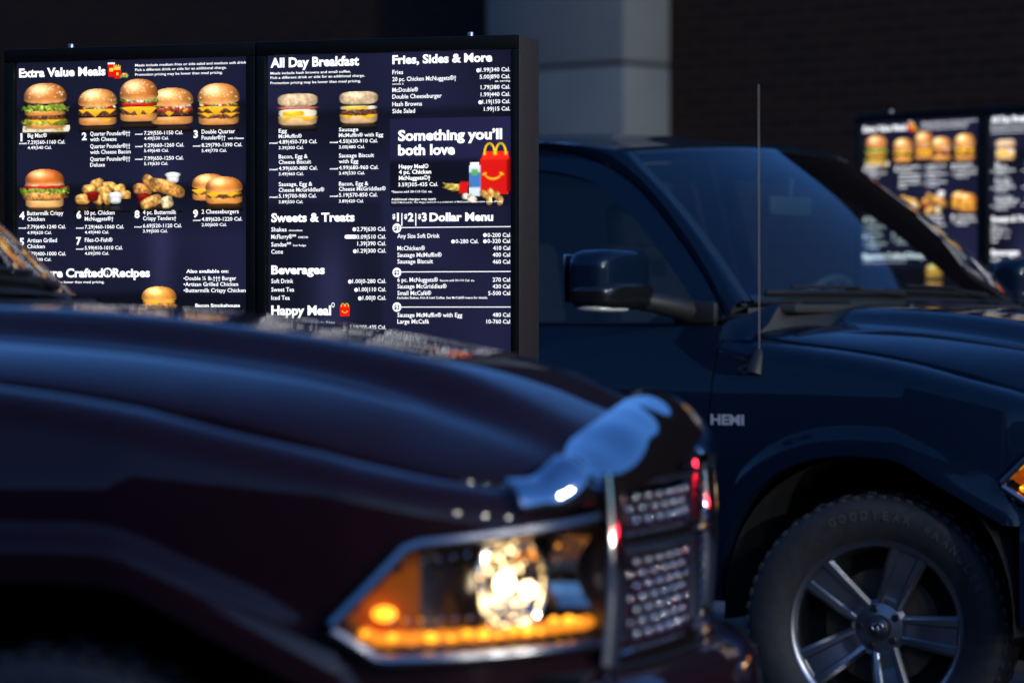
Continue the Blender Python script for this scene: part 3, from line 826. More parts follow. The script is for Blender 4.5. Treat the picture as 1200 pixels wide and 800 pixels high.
def colour_grid(name, rgb, alpha, x0, v0, cell, y, ztop, material, parent):
    """a flat grid of coloured cells on a screen; cells without colour are left out"""
    m, n = alpha.shape
    idx = -np.ones((m, n), int)
    keep = alpha > .45
    ii, jj = np.nonzero(keep)
    vs, fs, cs = [], [], []
    vid = {}
    def vert(i, j):
        k = (i, j)
        if k not in vid:
            vid[k] = len(vs)
            vs.append((x0 + j * cell, y, ztop - (v0 + i * cell)))
            blk = [(a, b) for a in (i - 1, i) for b in (j - 1, j) if 0 <= a < m and 0 <= b < n and keep[a, b]]
            cs.append(np.mean([rgb[a, b] for a, b in blk], axis=0))
        return vid[k]
    for i, j in zip(ii, jj):
        fs.append((vert(i, j), vert(i + 1, j), vert(i + 1, j + 1), vert(i, j + 1)))
    me = bpy.data.meshes.new(name)
    me.from_pydata(vs, [], fs)
    at = me.color_attributes.new('Col', 'FLOAT_COLOR', 'POINT')
    arr = np.ones((len(vs), 4), np.float32)
    arr[:, :3] = lin(np.array(cs))
    at.data.foreach_set('color', arr.ravel())
    me.materials.append(material)
    o = bpy.data.objects.new(name, me)
    COL.objects.link(o)
    o.parent = parent
    return o


SCREEN_W, SCREEN_H, SCREEN_GAP, SCREEN_TOP = 0.685, 1.218, 0.0567, 2.043


def screen_image(which):
    n, m = 70, 124
    X, Y = np.meshgrid(np.linspace(0, 1, n), np.linspace(0, SCREEN_H / SCREEN_W, m))
    base = np.zeros((m, n, 3)) + np.array((27, 29, 54)) / 255.
    nz = vnoise(n, m, 22, 3 + which)[..., None]
    base = base * (.82 + .36 * nz)
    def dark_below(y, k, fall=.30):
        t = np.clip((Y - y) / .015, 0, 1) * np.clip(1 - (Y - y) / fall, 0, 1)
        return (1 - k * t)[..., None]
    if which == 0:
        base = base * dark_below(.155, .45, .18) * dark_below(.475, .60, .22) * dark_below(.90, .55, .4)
        st = np.exp(-((X - .63) / .055) ** 2) * np.clip((Y - .25) / .5, 0, 1)  # upright glass reflection painted into the screen colour
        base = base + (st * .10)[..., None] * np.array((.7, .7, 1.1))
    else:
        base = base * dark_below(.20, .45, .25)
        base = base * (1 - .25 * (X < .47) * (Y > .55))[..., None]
        st = np.exp(-((X - .26) / .08) ** 2) * np.clip((Y - .55) / .3, 0, 1)  # another reflection streak painted into this screen's colour
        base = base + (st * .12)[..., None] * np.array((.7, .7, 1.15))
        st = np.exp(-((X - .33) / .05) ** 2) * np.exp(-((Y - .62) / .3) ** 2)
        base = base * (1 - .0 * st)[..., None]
    return base, np.ones((m, n))


def make_menu_board(label):
    M_black = mat('board black metal', (0.003, 0.003, 0.003), rough=0.5, spec=.15, noise=.3, noise_scale=60)
    M_side = mat('board side coating', (0.024, 0.019, 0.018), rough=0.6, noise=.25, noise_scale=90)
    M_pin = mat('zinc fitting', (0.35, 0.37, 0.4), rough=0.4, metal=1.0)
    M_scr = screen_mat('lit menu screen', 1.0)
    M_pic = screen_mat('lit menu picture', 1.3)
    M_txt = mat('lit menu lettering', (0.004, 0.004, 0.005), rough=.2, spec=.3, emit=(0.93, 0.94, 1.0), emit_s=1.35)
    M_drk = mat('menu badge figure', (0.004, 0.004, 0.005), rough=.2, spec=.3, emit=srgb(30, 31, 60), emit_s=1.0)
    M_concrete = mat('footing concrete', (0.22, 0.21, 0.2), rough=.9, noise=.3, noise_scale=14, bump=.3)
    root = empty('menu_board', (0, 0, 0))
    tag(root, label, 'menu board', 'lit menu boards')
    W = 2 * SCREEN_W + SCREEN_GAP
    L, Rr, T, B = -.030, W + .016, SCREEN_TOP + .036, SCREEN_TOP - SCREEN_H - .05
    c = MB()
    c.box(((L + Rr) / 2, .092, (T + B) / 2), (Rr - L, .146, T - B), bevel=.004)
    c.build('cabinet', M_side, root)
    for k in range(2):
        x0 = k * (SCREEN_W + SCREEN_GAP)
        fl = L if k == 0 else x0 - SCREEN_GAP / 2 + .002
        fr = Rr if k == 1 else x0 + SCREEN_W + SCREEN_GAP / 2 - .002
        fz0, fz1 = B, T
        sz0, sz1 = SCREEN_TOP - SCREEN_H, SCREEN_TOP
        b = MB()
        dpt = .022
        yc = .007
        b.box(((fl + fr) / 2, yc, (sz1 + fz1) / 2), (fr - fl, dpt, fz1 - sz1), bevel=.002)
        b.box(((fl + fr) / 2, yc, (sz0 + fz0) / 2), (fr - fl, dpt, sz0 - fz0), bevel=.002)
        b.box(((fl + x0) / 2, yc, (sz0 + sz1) / 2), (x0 - fl, dpt, sz1 - sz0), bevel=.002)
        b.box(((fr + x0 + SCREEN_W) / 2, yc, (sz0 + sz1) / 2), (fr - x0 - SCREEN_W, dpt, sz1 - sz0), bevel=.002)
        b.build('bezel', M_black, root)
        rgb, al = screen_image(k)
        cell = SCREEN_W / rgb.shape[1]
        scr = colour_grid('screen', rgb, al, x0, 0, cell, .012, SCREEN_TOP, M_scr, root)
        # trim the last row to the panel height
        letters = {'white': MB(), '$1': MB(), '$2': MB(), '$3': MB()}
        f3 = lambda u, v: (u, .0090, SCREEN_TOP - v)
        f3d = lambda u, v: (u, .0080, SCREEN_TOP - v)
        items = [t + ('white', f3) for t in (TEXT_MEALS if k == 0 else TEXT_SIDES)]
        if k == 1:
            pb = PROMO_PANEL
            w_ = letters['white']
            def disc(u, v, r, mb=w_, yy=.0090):
                mb.add([(u + r * math.cos(a * math.pi / 10), yy, SCREEN_TOP - v + r * math.sin(a * math.pi / 10)) for a in range(20)], [tuple(range(20))])
            for (u, v, r) in DOTS:
                disc(u, v, r)
            (pu, pv, pr), (qu, qv, qr) = PILL
            disc(pu, pv, pr)
            disc(qu, pv, pr)
            w_.add([(pu, .0090, SCREEN_TOP - pv - pr), (qu, .0090, SCREEN_TOP - pv - pr), (qu, .0090, SCREEN_TOP - pv + pr), (pu, .0090, SCREEN_TOP - pv + pr)], [(0, 1, 2, 3)])
            for (u, v, r, u2, v2, r2) in RULES:
                w_.add([(u, .0090, SCREEN_TOP - v - .001), (u2, .0090, SCREEN_TOP - v - .001), (u2, .0090, SCREEN_TOP - v + .001), (u, .0090, SCREEN_TOP - v + .001)], [(0, 1, 2, 3)])
            for (s, u, v, r) in BADGES:
                disc(u, v, r)
                items.append((s, u - r * .62, r * 1.24, v + r * .45, r * .9, 2, s, f3d))
            n, m = 60, int(60 * (pb[3] - pb[1]) / (pb[2] - pb[0]))
            g = np.zeros((m, n, 3)) + np.array((30, 31, 62)) / 255.
            yy = np.linspace(0, 1, m)[:, None]
            xx = np.linspace(0, 1, n)[None, :]
            k1 = 1.12 - .62 * np.clip((yy - .45) / .05, 0, 1) * np.clip(1.25 - (yy - .45), 0, 1) + .18 * (xx - .5) * (yy < .45)
            colour_grid('promo_picture', g * k1[..., None], np.ones((m, n)), pb[0], pb[1], (pb[2] - pb[0]) / n, .0112, SCREEN_TOP, M_scr, scr)
        text_meshes(items, letters)
        letters['white'].build('lettering', M_txt, scr, smooth=False)
        for key_ in ('$1', '$2', '$3'):
            if letters[key_].v:
                letters[key_].build('badge_figure', M_drk, scr, smooth=False)
        q = 0
        for kind, (a, b_, c_, d_) in PICTURES.items():
            if (a < SCREEN_W) != (k == 0):
                continue
            p, _h = make_picture(kind, c_ - a, d_ - b_)
            nm = {'nuggets': 'nuggets_picture', 'tenders': 'chicken_picture', 'drink_and_fries': 'drink_picture', 'kids_meal': 'meal_box_picture', 'kids_box': 'meal_box_picture'}.get(kind, 'burger_picture')
            colour_grid(nm, p.rgb, p.a, a, b_, (c_ - a) / p.n, .0100 - .00025 * (q % 3), SCREEN_TOP, M_pic, scr)
            q += 1
    for u in (.155, 1.305):
        b = MB()
        b.lathe([(0.0, .013), (.007, .012), (.008, .009), (.008, 0.0)], 12, 'Z', (u, .03, T))
        b.build('hinge_pin', M_pin, root)
    for u in (.33, 1.10):
        b = MB()
        b.box((u, .092, (B + .0) / 2 + .02), (.14, .11, B - .04), bevel=.006)
        b.box((u, .092, .03), (.26, .20, .02), bevel=.004)
        b.build('post', M_side, root)
    b = MB()
    b.box((W / 2, .10, -.02), (W + .5, .8, .08), bevel=.02)
    b.build('footing', M_concrete, root)
    return root


def copy_tree(o, parent=None):
    c = o.copy()
    COL.objects.link(c)
    if parent is not None:
        c.parent = parent
    for ch in list(o.children):
        copy_tree(ch, c)
    return c


# ------------------------------------------------------------------ setting: ground, island, restaurant
def asphalt():
    m = mat('asphalt', (0.045, 0.045, 0.047), rough=.75, noise=.35, noise_scale=3.0, bump=.25)
    return m


g = MB()
g.grid([[(-400 + 800 * i / 8, -300 + 800 * j / 8, 0) for j in range(9)] for i in range(9)])
tag(g.build('ground', asphalt(), smooth=False), kind='structure')

BRICK = None


def brick_mat():
    m = bpy.data.materials.new('dark brick')
    m.use_nodes = True
    nt = m.node_tree
    p = nt.nodes['Principled BSDF']
    p.inputs['Roughness'].default_value = .85
    p.inputs['Specular IOR Level'].default_value = .15
    tc = nt.nodes.new('ShaderNodeTexCoord')
    mp = nt.nodes.new('ShaderNodeMapping')
    mp.inputs['Rotation'].default_value = (R(90), 0, 0)
    br = nt.nodes.new('ShaderNodeTexBrick')
    br.inputs['Color1'].default_value = (0.026, 0.011, 0.007, 1)
    br.inputs['Color2'].default_value = (0.017, 0.008, 0.006, 1)
    br.inputs['Mortar'].default_value = (0.030, 0.021, 0.017, 1)
    br.inputs['Scale'].default_value = 1.0
    br.inputs['Mortar Size'].default_value = .008
    br.inputs['Brick Width'].default_value = .22
    br.inputs['Row Height'].default_value = .075
    nt.links.new(tc.outputs['Object'], mp.inputs['Vector'])
    nt.links.new(mp.outputs['Vector'], br.inputs['Vector'])
    nt.links.new(br.outputs['Color'], p.inputs['Base Color'])
    return m


BA = R(-43)
CX, CY = .686, 22.0
wall_dir = Vector((math.cos(BA), math.sin(BA), 0))        # towards the right, coming closer
out_dir = Vector((math.sin(BA), -math.cos(BA), 0))        # out of the wall, towards the lane
bld = empty('restaurant_building', (CX, CY, 0), BA)
tag(bld, 'dark brown brick restaurant wall with a pale grey pilaster', 'building')
M_brick = brick_mat()
M_pil = mat('pale grey panel', (0.130, 0.135, 0.135), rough=.7, noise=.06, noise_scale=3, bump=.05)
M_joint = mat('joint shadow gap', (0.02, 0.02, 0.022), rough=.9)
M_cap = mat('coping metal', (.05, .05, .055), rough=.4, metal=.6)
b = MB()
b.box((0, .435 + .6, 3.1), (60, 1.2, 6.2))
b.build('wall', M_brick, bld, smooth=False)
b = MB()
b.box((0, .435 + .6, 6.26), (60.2, 1.34, .12), bevel=.01)
b.build('coping', M_cap, bld)
pil = MB()
for z0, z1 in ((0.0, .42), (.43, 2.885), (2.915, 5.3), (5.33, 6.6)):
    pil.box((-.58, .2165, (z0 + z1) / 2), (1.16, .433, z1 - z0), bevel=.006)
pilaster = pil.build('pilaster', M_pil, bld)
j = MB()
j.box((-.58, .224, 3.3), (1.135, .418, 6.5))
j.build('panel_joint', M_joint, pilaster, smooth=False)

# unseen dark block added behind the camera to darken what the car flanks mirror
nb = empty('sky_blocker_rear', (4, -24, 0), 0)
tag(nb, 'long unseen dark block added behind the camera to darken reflections', 'building')
b = MB()
b.box((0, -5, 4.6), (130, 10, 9.2))
b.build('wall', M_brick, nb, smooth=False)
b = MB()
b.box((0, -5, 9.26), (130.4, 10.4, .12))
b.build('coping', M_cap, nb, smooth=False)

sb = empty('sky_blocker_left', (-25, 10, 0), 0)  # unseen block added to keep low sky out of the blue truck's flank
tag(sb, 'unseen dark block added on the left to keep low sky out of reflections', 'building')
b = MB()
b.box((-5, 0, 4.4), (10, 70, 8.8))
b.build('wall', M_brick, sb, smooth=False)
b = MB()
b.box((-5, 0, 8.86), (10.4, 70.4, .12))
b.build('coping', M_cap, sb, smooth=False)

# ------------------------------------------------------------------ menu boards
board = make_menu_board('large sharp lit menu board behind the dark hood, its top headings easy to read')
board.location = (-1.3366, 9.6361, 0)
board.rotation_euler = (0, 0, -.36275)
board_far = copy_tree(board)
board_far['label'] = 'small blurred menu board by the brick wall beyond the blue pickup'
board_far.location = (1.4766, 15.199, .131)
board_far.rotation_euler = (0, 0, -.8942)

ped = MB()
ped.box((0, 0, .05), (2.6, 1.3, .16), bevel=.03)
isl = ped.build('kerbed_island', mat('footing concrete', (0.22, 0.21, 0.2)), smooth=True)
isl.location = (1.95, 14.65, 0)
isl.rotation_euler = (0, 0, -.8942)
tag(isl, kind='structure')
# ------------------------------------------------------------------ pickup truck (x forward, y left, z up; front axle at x = 0)
PLAN = [(.20, .990), (.32, .982), (.44, .962), (.54, .930), (.64, .882), (.72, .822), (.785, .745), (.835, .655), (.872, .560),
        (.905, .430), (.930, .250), (.940, .0)]


def _plan_dense():
    pts = [Vector((a, b)) for a, b in PLAN]
    out = []
    n = len(pts)
    for i in range(n - 1):
        p0 = pts[max(0, i - 1)]
        p1, p2 = pts[i], pts[i + 1]
        p3 = pts[i + 2] if i + 2 < n else Vector((pts[-2].x, -pts[-2].y))
        for k in range(16):
            t = k / 16
            out.append(.5 * ((2 * p1) + (p2 - p0) * t + (2 * p0 - 5 * p1 + 4 * p2 - p3) * t * t + (3 * p1 - p0 - 3 * p2 + p3) * t ** 3))
    out.append(pts[-1])
    return out


PD = _plan_dense()
PS = [0.0]
for _a, _b in zip(PD, PD[1:]):
    PS.append(PS[-1] + (_b - _a).length)
TAU_END = PS[-1]


def plan(t):
    """point and outward normal at arc length t along the nose seen from above (t<0: straight flank)"""
    if t <= 0:
        return Vector((.20 + t, .990 + 0.0)), Vector((0.0, 1.0))
    t = min(t, TAU_END - 1e-6)
    i = max(k for k in range(0, len(PS) - 1) if PS[k] <= t)
    f = (t - PS[i]) / (PS[i + 1] - PS[i])
    p = PD[i].lerp(PD[i + 1], f)
    a = PD[max(0, i - 3)]
    b = PD[min(len(PD) - 1, i + 4)]
    d = (b - a).normalized()
    return p, Vector((-d.y, d.x)) if d.x < 0 else Vector((-d.y, d.x))


def tau_of_x(x):
    for k in range(len(PD) - 1):
        if PD[k].x <= x <= PD[k + 1].x:
            return PS[k] + (x - PD[k].x) / max(1e-6, PD[k + 1].x - PD[k].x) * (PS[k + 1] - PS[k])
    return x - .20 if x < .2 else TAU_END


PROF = [(.40, .925), (.50, .952), (.62, .975), (.78, .988), (.92, .990), (1.02, .984), (1.12, .970), (1.20, .950), (1.27, .926), (1.33, .902)]


def prof(z):
    return smooth_interp(z, PROF) - .990


ARCH_R, ARCH_H, AXLE_Z = .53, .525, .41
REAR_AXLE = -3.56


def rho(x, z, ax=0.0):
    n = 2.35
    return ((abs(x - ax) / ARCH_R) ** n + (max(z - AXLE_Z, 0) / ARCH_H) ** n) ** (1 / n)


def arch_z(x, ax=0.0):
    n = 2.35
    q = 1 - (abs(x - ax) / ARCH_R) ** n
    return AXLE_Z + ARCH_H * q ** (1 / n) if q > 0 else -1


def flare(x, z, ax=0.0):
    r = rho(x, z, ax)
    return .018 * (1 - sstep(1.10, 1.17, r))


FENDER_TOP = [(-.57, 1.300), (-.3, 1.272), (0, 1.238), (.3, 1.185), (.5, 1.140), (.7, 1.095), (.87, 1.062), (.95, 1.05)]
ftop = lambda x: smooth_interp(x, FENDER_TOP)
INSET = .135


def inset(x):
    return INSET - .060 * sstep(.55, .80, x)


def flank(t, z):
    """a point of the fender / nose side skin (right-hand positive y) at arc t and height z"""
    p, n = plan(t)
    fade = 1 - sstep(.55, .80, p.x)
    d = prof(z) * (.35 + .65 * fade) + (flare(p.x, z) if p.x < .62 else 0.0)
    q = p + n * d
    return q, n


def hl_top(t):
    return interp(t, [(HT0, .868), (HT1, .995), (HT2, 1.030)])


def hl_bot(t):
    return interp(t, [(HT0, .858), (HT0 + .075, .808), (HT2, .815)])


HT0 = tau_of_x(.485)
HT1 = tau_of_x(.60)
HT2 = tau_of_x(.868)
WIN_BELT = 1.33


def cab_y(z):
    return .902 - (z - 1.33) * .43 - max(0, z - 1.7) ** 2 * .55


def make_truck(label, paint_mat, steer=0.0, lamps_lit=1.0, group='pickup trucks in the order lanes'):
    M_paint = paint_mat
    M_chrome = mat('chrome', (0.62, 0.64, 0.68), rough=.07, metal=1.0)
    M_blk = mat('black trim plastic', (0.012, 0.012, 0.013), rough=.5, noise=.2, noise_scale=80)
    M_gloss = mat('gloss black trim', (0.008, 0.008, 0.009), rough=.18)
    M_dark = mat('underbody black', (0.006, 0.006, 0.006), rough=.9)
    M_rub = mat('tyre rubber', (0.018, 0.018, 0.019), rough=.62, noise=.25, noise_scale=40, bump=.15)
    M_alu = mat('wheel alloy', (0.34, 0.35, 0.37), rough=.30, metal=1.0)
    M_alud = mat('wheel dark alloy', (0.06, 0.06, 0.065), rough=.45, metal=.8)
    M_glass = glass('windscreen glass', (.78, .96, .97), .015, 1.52, 1.75)
    M_side = glass('side window glass', (.90, .93, .93), .015, 1.52, .8)
    M_tint = glass('tinted window glass', (.16, .18, .19), .015, 1.52, 1.0)
    M_seal = mat('window seal', (0.01, 0.01, 0.01), rough=.6)
    M_cloth = mat('seat cloth', (0.05, 0.055, 0.06), rough=.9, noise=.2, noise_scale=50)
    M_dash = mat('dashboard vinyl', (0.02, 0.021, 0.022), rough=.7)
    M_lens = glass('headlamp lens', (.93, .93, .93), .03, 1.5, 1.0)
    M_refl = mat('lamp reflector chrome', (0.62, 0.58, 0.50), rough=.10, metal=1.0)
    M_house = mat('lamp housing', (0.16, 0.17, 0.19), rough=.28, metal=.8)
    M_amber = mat('amber lens', (0.50, 0.12, 0.006), rough=.25, coat=.6, emit=(1.0, .22, .01), emit_s=.05 * lamps_lit)
    M_bulb = mat('lamp bulb', (.9, .8, .6), rough=.3, emit=(1.0, .72, .38), emit_s=13.0 * lamps_lit)
    M_ambulb = mat('amber bulb', (.8, .3, .02), rough=.3, emit=(1.0, .36, .02), emit_s=3.4 * lamps_lit)
    M_disc = mat('brake disc', (0.05, 0.04, 0.035), rough=.6, metal=.6)
    M_red = mat('tail lamp lens', (0.35, 0.01, 0.01), rough=.2, coat=.6)

    root = empty('pickup_truck', (0, 0, 0))
    tag(root, label, 'pickup truck', group)

    # ---- fenders ----
    for s in (-1, 1):
        cols = [-.565 + .045 * i for i in range(18)]
        cols = sorted(cols + [-.535, -.5315, -.529, -.527, .524, -.52, -.51, -.49, .49, .51, .52, .527])
        taus = sorted([tau_of_x(x) if x > .2 else x - .2 for x in cols if x < .53] + [tau_of_x(.53) + (HT2 + .03 - tau_of_x(.53)) * k / 16 for k in range(17)])
        pts = []
        nrow = 22
        for t in taus:
            p0, _ = plan(t)
            x = p0.x
            zt = ftop(x)
            az = arch_z(x) if abs(x) < ARCH_R else -1
            zl = max(.47 if x < 0 else .74, az)
            row = []
            zsh = zt - .070
            for k in range(nrow + 1):
                z = zl + (zsh - zl) * k / nrow
                q, n = flank(t, z)
                row.append((q.x, s * q.y, z))
            q0, n = flank(t, zsh)
            pe, _n = plan(t)
            edge = pe - n * inset(pe.x)
            for k in range(1, 9):
                a = k / 8 * math.pi / 2
                q = q0.lerp(edge, 1 - math.cos(a))
                row.append((q.x, s * q.y, zsh + .070 * math.sin(a)))
            # turned-in lip below the hood
            row.append((edge.x - n.x * .004, s * (edge.y - n.y * .004), zt - .03))
            # inward return at the arch
            q, n = flank(t, zl)
            row.insert(0, (q.x - n.x * .05, s * (q.y - n.y * .05), zl + .004))
            pts.append(row)
        fm = MB().grid(pts)
        # opening for the headlamp
        def in_lamp(f):
            c = sum((Vector(fm.v[i]) for i in f), Vector()) / len(f)
            t = tau_of_x(c.x)
            return HT0 + .03 < t < HT2 - .012 and hl_bot(t) + .012 < c.z < hl_top(t) - .012 and abs(c.y) > .5
        fm.f = [f for f in fm.f if not in_lamp(f)]
        fender = fm.build('fender', M_paint, root, angle=35)
        if s < 0:
            right_fender = fender
        # wheel housing
        w = MB()
        pts = []
        for k in range(25):
            a = math.pi * k / 24
            cx, cz = (ARCH_R - .004) * math.cos(a), AXLE_Z + (ARCH_H - .004) * math.sin(a) ** .85
            pts.append([(cx, s * .955, cz), (cx, s * .55, cz)])
        w.grid(pts)
        w.add([(ARCH_R, s * .55, .3), (-ARCH_R, s * .55, .3), (-ARCH_R, s * .55, 1.0), (ARCH_R, s * .55, 1.0)], [(0, 1, 2, 3)])
        w.build('wheel_housing', M_dark, fender)

    # ---- hood ----
    def hood_edge(x):
        t = tau_of_x(x) if x > .2 else x - .2
        p, n = plan(t)
        q = p - n * (inset(x) + .006)
        return q.y, q.x
    ZC = [(-.52, 1.375), (-.34, 1.390), (0, 1.376), (.3, 1.340), (.55, 1.298), (.72, 1.262), (.80, 1.236), (.85, 1.218)]
    def hood_pt(r, sx):
        xc = -.33 + r * (.845 + .33)
        xe_in = -.50 + r * (.795 + .50)
        ye, xe = hood_edge(xe_in)
        if r > .8:
            ye = ye - .0
        u = abs(sx)
        x = xc + (xe - xc) * u ** 2.2
        y = sx * ye
        zf = ftop(xe_in) + .006
        zc = smooth_interp(xc, ZC)
        ay = abs(y)
        bw = .47 - .05 * r
        bul = .040 * (1 - sstep(bw - .035, bw + .075, ay)) * (1 - .55 * sstep(.75, 1.0, r))
        z = zf + (zc - .040 - zf) * (1 - u ** (3.6 - 1.7 * sstep(.55, 1.0, r))) ** .85 + bul
        # crease valley outside the bulge
        z -= .010 * math.exp(-((ay - bw - .10) / .05) ** 2) * (1 - r * .4)
        return (x, y, z)
    hs = []
    for i in range(61):
        a = -1 + 2 * i / 60
        hs.append(math.copysign(1 - (1 - abs(a)) ** 1.35, a))
    pts = [[hood_pt(k / 44, sx) for k in range(45)] for sx in hs]
    # hemmed edges
    for row in pts:
        x, y, z = row[-1]
        row.append((x - .012, y, z - .022))
        x, y, z = row[0]
        row.insert(0, (x + .012, y, z - .02))
    pts.insert(0, [(x, y + .004, z - .030) for x, y, z in pts[0]])
    pts.append([(x, y - .004, z - .030) for x, y, z in pts[-1]])
    hood = MB().grid(pts).build('hood', M_paint, root, angle=50)

    # ---- cowl, wipers ----
    def ws_base(u):
        return Vector((-.432 - .105 * u * u, .832 * u, 1.414 - .010 * u * u))
    def ws_top(u):
        return Vector((-1.03 - .11 * u * u, .662 * u, 1.894 - .030 * u * u))
    def ws(u, t, off=0.0):
        p = ws_base(u).lerp(ws_top(u), t)
        b = .035 * math.sin(math.pi * t) * (1 - .3 * u * u)
        n = Vector((.60, .16 * u, .79)).normalized()
        return p + n * (b + off)
    c = MB()
    pts = []
    for i in range(33):
        u = -1 + i / 16
        e = hood_pt(0, u * .985)
        b0 = ws_base(u)
        pts.append([(e[0] + .02, e[1], e[2] - .016), (e[0] - .02, (e[1] + b0.y) / 2, e[2] - .022), (b0.x + .015, b0.y, b0.z - .018), (b0.x - .03, b0.y, b0.z - .03)])
    c.grid(pts)
    c.build('cowl', M_blk, root)
    for (u0, u1, t1) in ((.62, -.10, .045), (-.08, -.80, .045)):
        w = MB()
        piv = ws(u0 + .0, -.045, .004)
        path = [ws(u0 + (u1 - u0) * k / 12, .012 + (t1 - .012) * math.sin(math.pi * .5 * k / 12), .014 + .004 * math.sin(math.pi * min(1, k / 9))) for k in range(7)]
        w.tube(path, [.012, .010, .009, .008, .007, .007, .006], 8)
        blade = [ws(u0 - .18 + (u1 - u0 + .10) * k / 16, .022 + (t1 - .03) * k / 16, .012) for k in range(17)]
        w.tube(blade, .008, 6)
        bl2 = [b + Vector((.012, 0, .018)) for b in blade[3:14]]
        w.tube(bl2, .006, 6)
        w.ball(piv, (.018, .020, .014), 2)
        w.build('wiper', M_blk, root)

    # ---- windscreen ----
    N = 32
    gl = MB().grid([[ws(-1 + 2 * i / N, k / 18) for k in range(19)] for i in range(N + 1)])
    wso = gl.build('windscreen', M_glass, root)
    fr = MB()
    for (a, b_) in (((-1, -.965)), ((.965, 1))):
        fr.grid([[ws(a + (b_ - a) * i / 4, k / 18, -.004) for k in range(19)] for i in range(5)])
    fr.grid([[ws(-.95 + 1.9 * i / N, -.01 + .045 * k / 3, -.0045) for k in range(4)] for i in range(N + 1)])
    fr.grid([[ws(-.95 + 1.9 * i / N, .965 + .035 * k / 3, -.0045) for k in range(4)] for i in range(N + 1)])
    fr.build('glass_border', M_seal, wso)

    # ---- pillars and roof ----
    DF = [Vector((-.560, 1.345)), Vector((-.600, 1.392)), Vector((-.68, 1.472)), Vector((-.82, 1.590)), Vector((-.98, 1.710)), Vector((-1.12, 1.788)), Vector((-1.28, 1.838)), Vector((-1.50, 1.862)), Vector((-1.8, 1.868))]
    def df_at(t):
        q = t * (len(DF) - 1)
        i = min(int(q), len(DF) - 2)
        f = q - i
        p1, p2 = DF[i], DF[i + 1]
        p0, p3 = DF[max(0, i - 1)], DF[min(len(DF) - 1, i + 2)]
        return .5 * ((2 * p1) + (p2 - p0) * f + (2 * p0 - 5 * p1 + 4 * p2 - p3) * f * f + (3 * p1 - p0 - 3 * p2 + p3) * f ** 3)
    for s in (-1, 1):
        pts = []
        M = 28
        for k in range(M + 1):
            t = k / M
            tt = t * .70
            a = df_at(tt)
            pa = Vector((a.x, s * cab_y(a.y), a.y))
            e = ws(s * 1.0, t)
            nn = Vector((.35, s * .72, .6)).normalized()
            row = []
            for j in range(9):
                f = j / 8
                p = pa.lerp(e, f) + nn * (.022 * math.sin(math.pi * f) ** .8)
                row.append(p)
            row.append(e + Vector((-.01, -s * .012, -.012)))
            row.insert(0, pa + Vector((-.004, -s * .02, -.004)))
            pts.append(row)
        pil_ = MB().grid(pts).build('windscreen_pillar', M_paint, root, angle=50)
        tr = MB().grid([[ws(s * 1.0, k / 14, -.02) + Vector((0, 0, 0)), ws(s * .965, k / 14, -.024), ws(s * .97, k / 14, -.05) + Vector((-.02, s * .04, 0))] for k in range(15)])
        tr.build('pillar_trim', M_dash, pil_)
        # base of the pillar meets the fender
        q = MB()
        pts = []
        for k in range(9):
            f = k / 8
            x = -.572 + f * .11
            z1 = 1.345 + .062 * f
            pts.append([(x, s * (.905 - .0 * f), 1.285), (x, s * (.905 - .10 * f), 1.325 + .01 * f), (x + .01, s * (.885 - .135 * f), z1)])
        q.grid(pts)
        q.build('pillar_base', M_paint, pil_)
    ro = MB()
    pts = []
    for i in range(41):
        u = -1 + i / 20
        row = []
        e0 = ws(u, 1.0)
        for k in range(25):
            f = k / 24
            x = e0.x + .006 + (-3.02 - e0.x) * f
            f2 = sstep(0, .25, f)
            yw = (.662 + (.680 - .662) * f2)
            zc = 1.900 + .038 * math.sin(math.pi * min(1, .12 + f * .8)) - .01
            ze = 1.858 + .016 * f2
            z = e0.z + .004 if k == 0 else zc - (zc - ze) * abs(u) ** 3.2
            z = e0.z + .004 + (z - e0.z - .004) * min(1, f * 7)
            row.append((x, u * yw, z))
        row.insert(0, (e0.x - .01, u * .662, e0.z - .014))
        pts.append(row)
    ro.grid(pts)
    for s in (-1, 1):     # cant rail between roof skin and door frames
        pts = []
        a0 = df_at(.70)
        e0 = ws(s * 1.0, 1.0)
        for k in range(31):
            f = k / 30
            xa = a0.x + (-3.02 - a0.x) * f
            zd = smooth_interp(xa, [(-3.02, 1.845), (-2.6, 1.862), (-1.8, 1.868), (-1.5, 1.862), (-1.28, 1.838), (-1.12, 1.788)])
            pa = Vector((xa, s * cab_y(zd), zd))
            f2 = sstep(0, .25, f)
            e = Vector((e0.x + (-3.02 - e0.x) * f, s * (.662 + .018 * f2), (e0.z + (1.874 - e0.z) * f2)))
            if k == 0:
                pa, e = Vector((a0.x, s * cab_y(a0.y), a0.y)), e0
            nn = Vector((.35 * (1 - f2), s * .72, .6 + .1 * f2)).normalized()
            row = [pa + Vector((-.004, -s * .02, -.004))]
            for j in range(9):
                g_ = j / 8
                row.append(pa.lerp(e, g_) + nn * ((.022 - .010 * f2) * math.sin(math.pi * g_) ** .8))
            pts.append(row)
        ro.grid(pts)
    ro.build('roof', M_paint, root, angle=50)

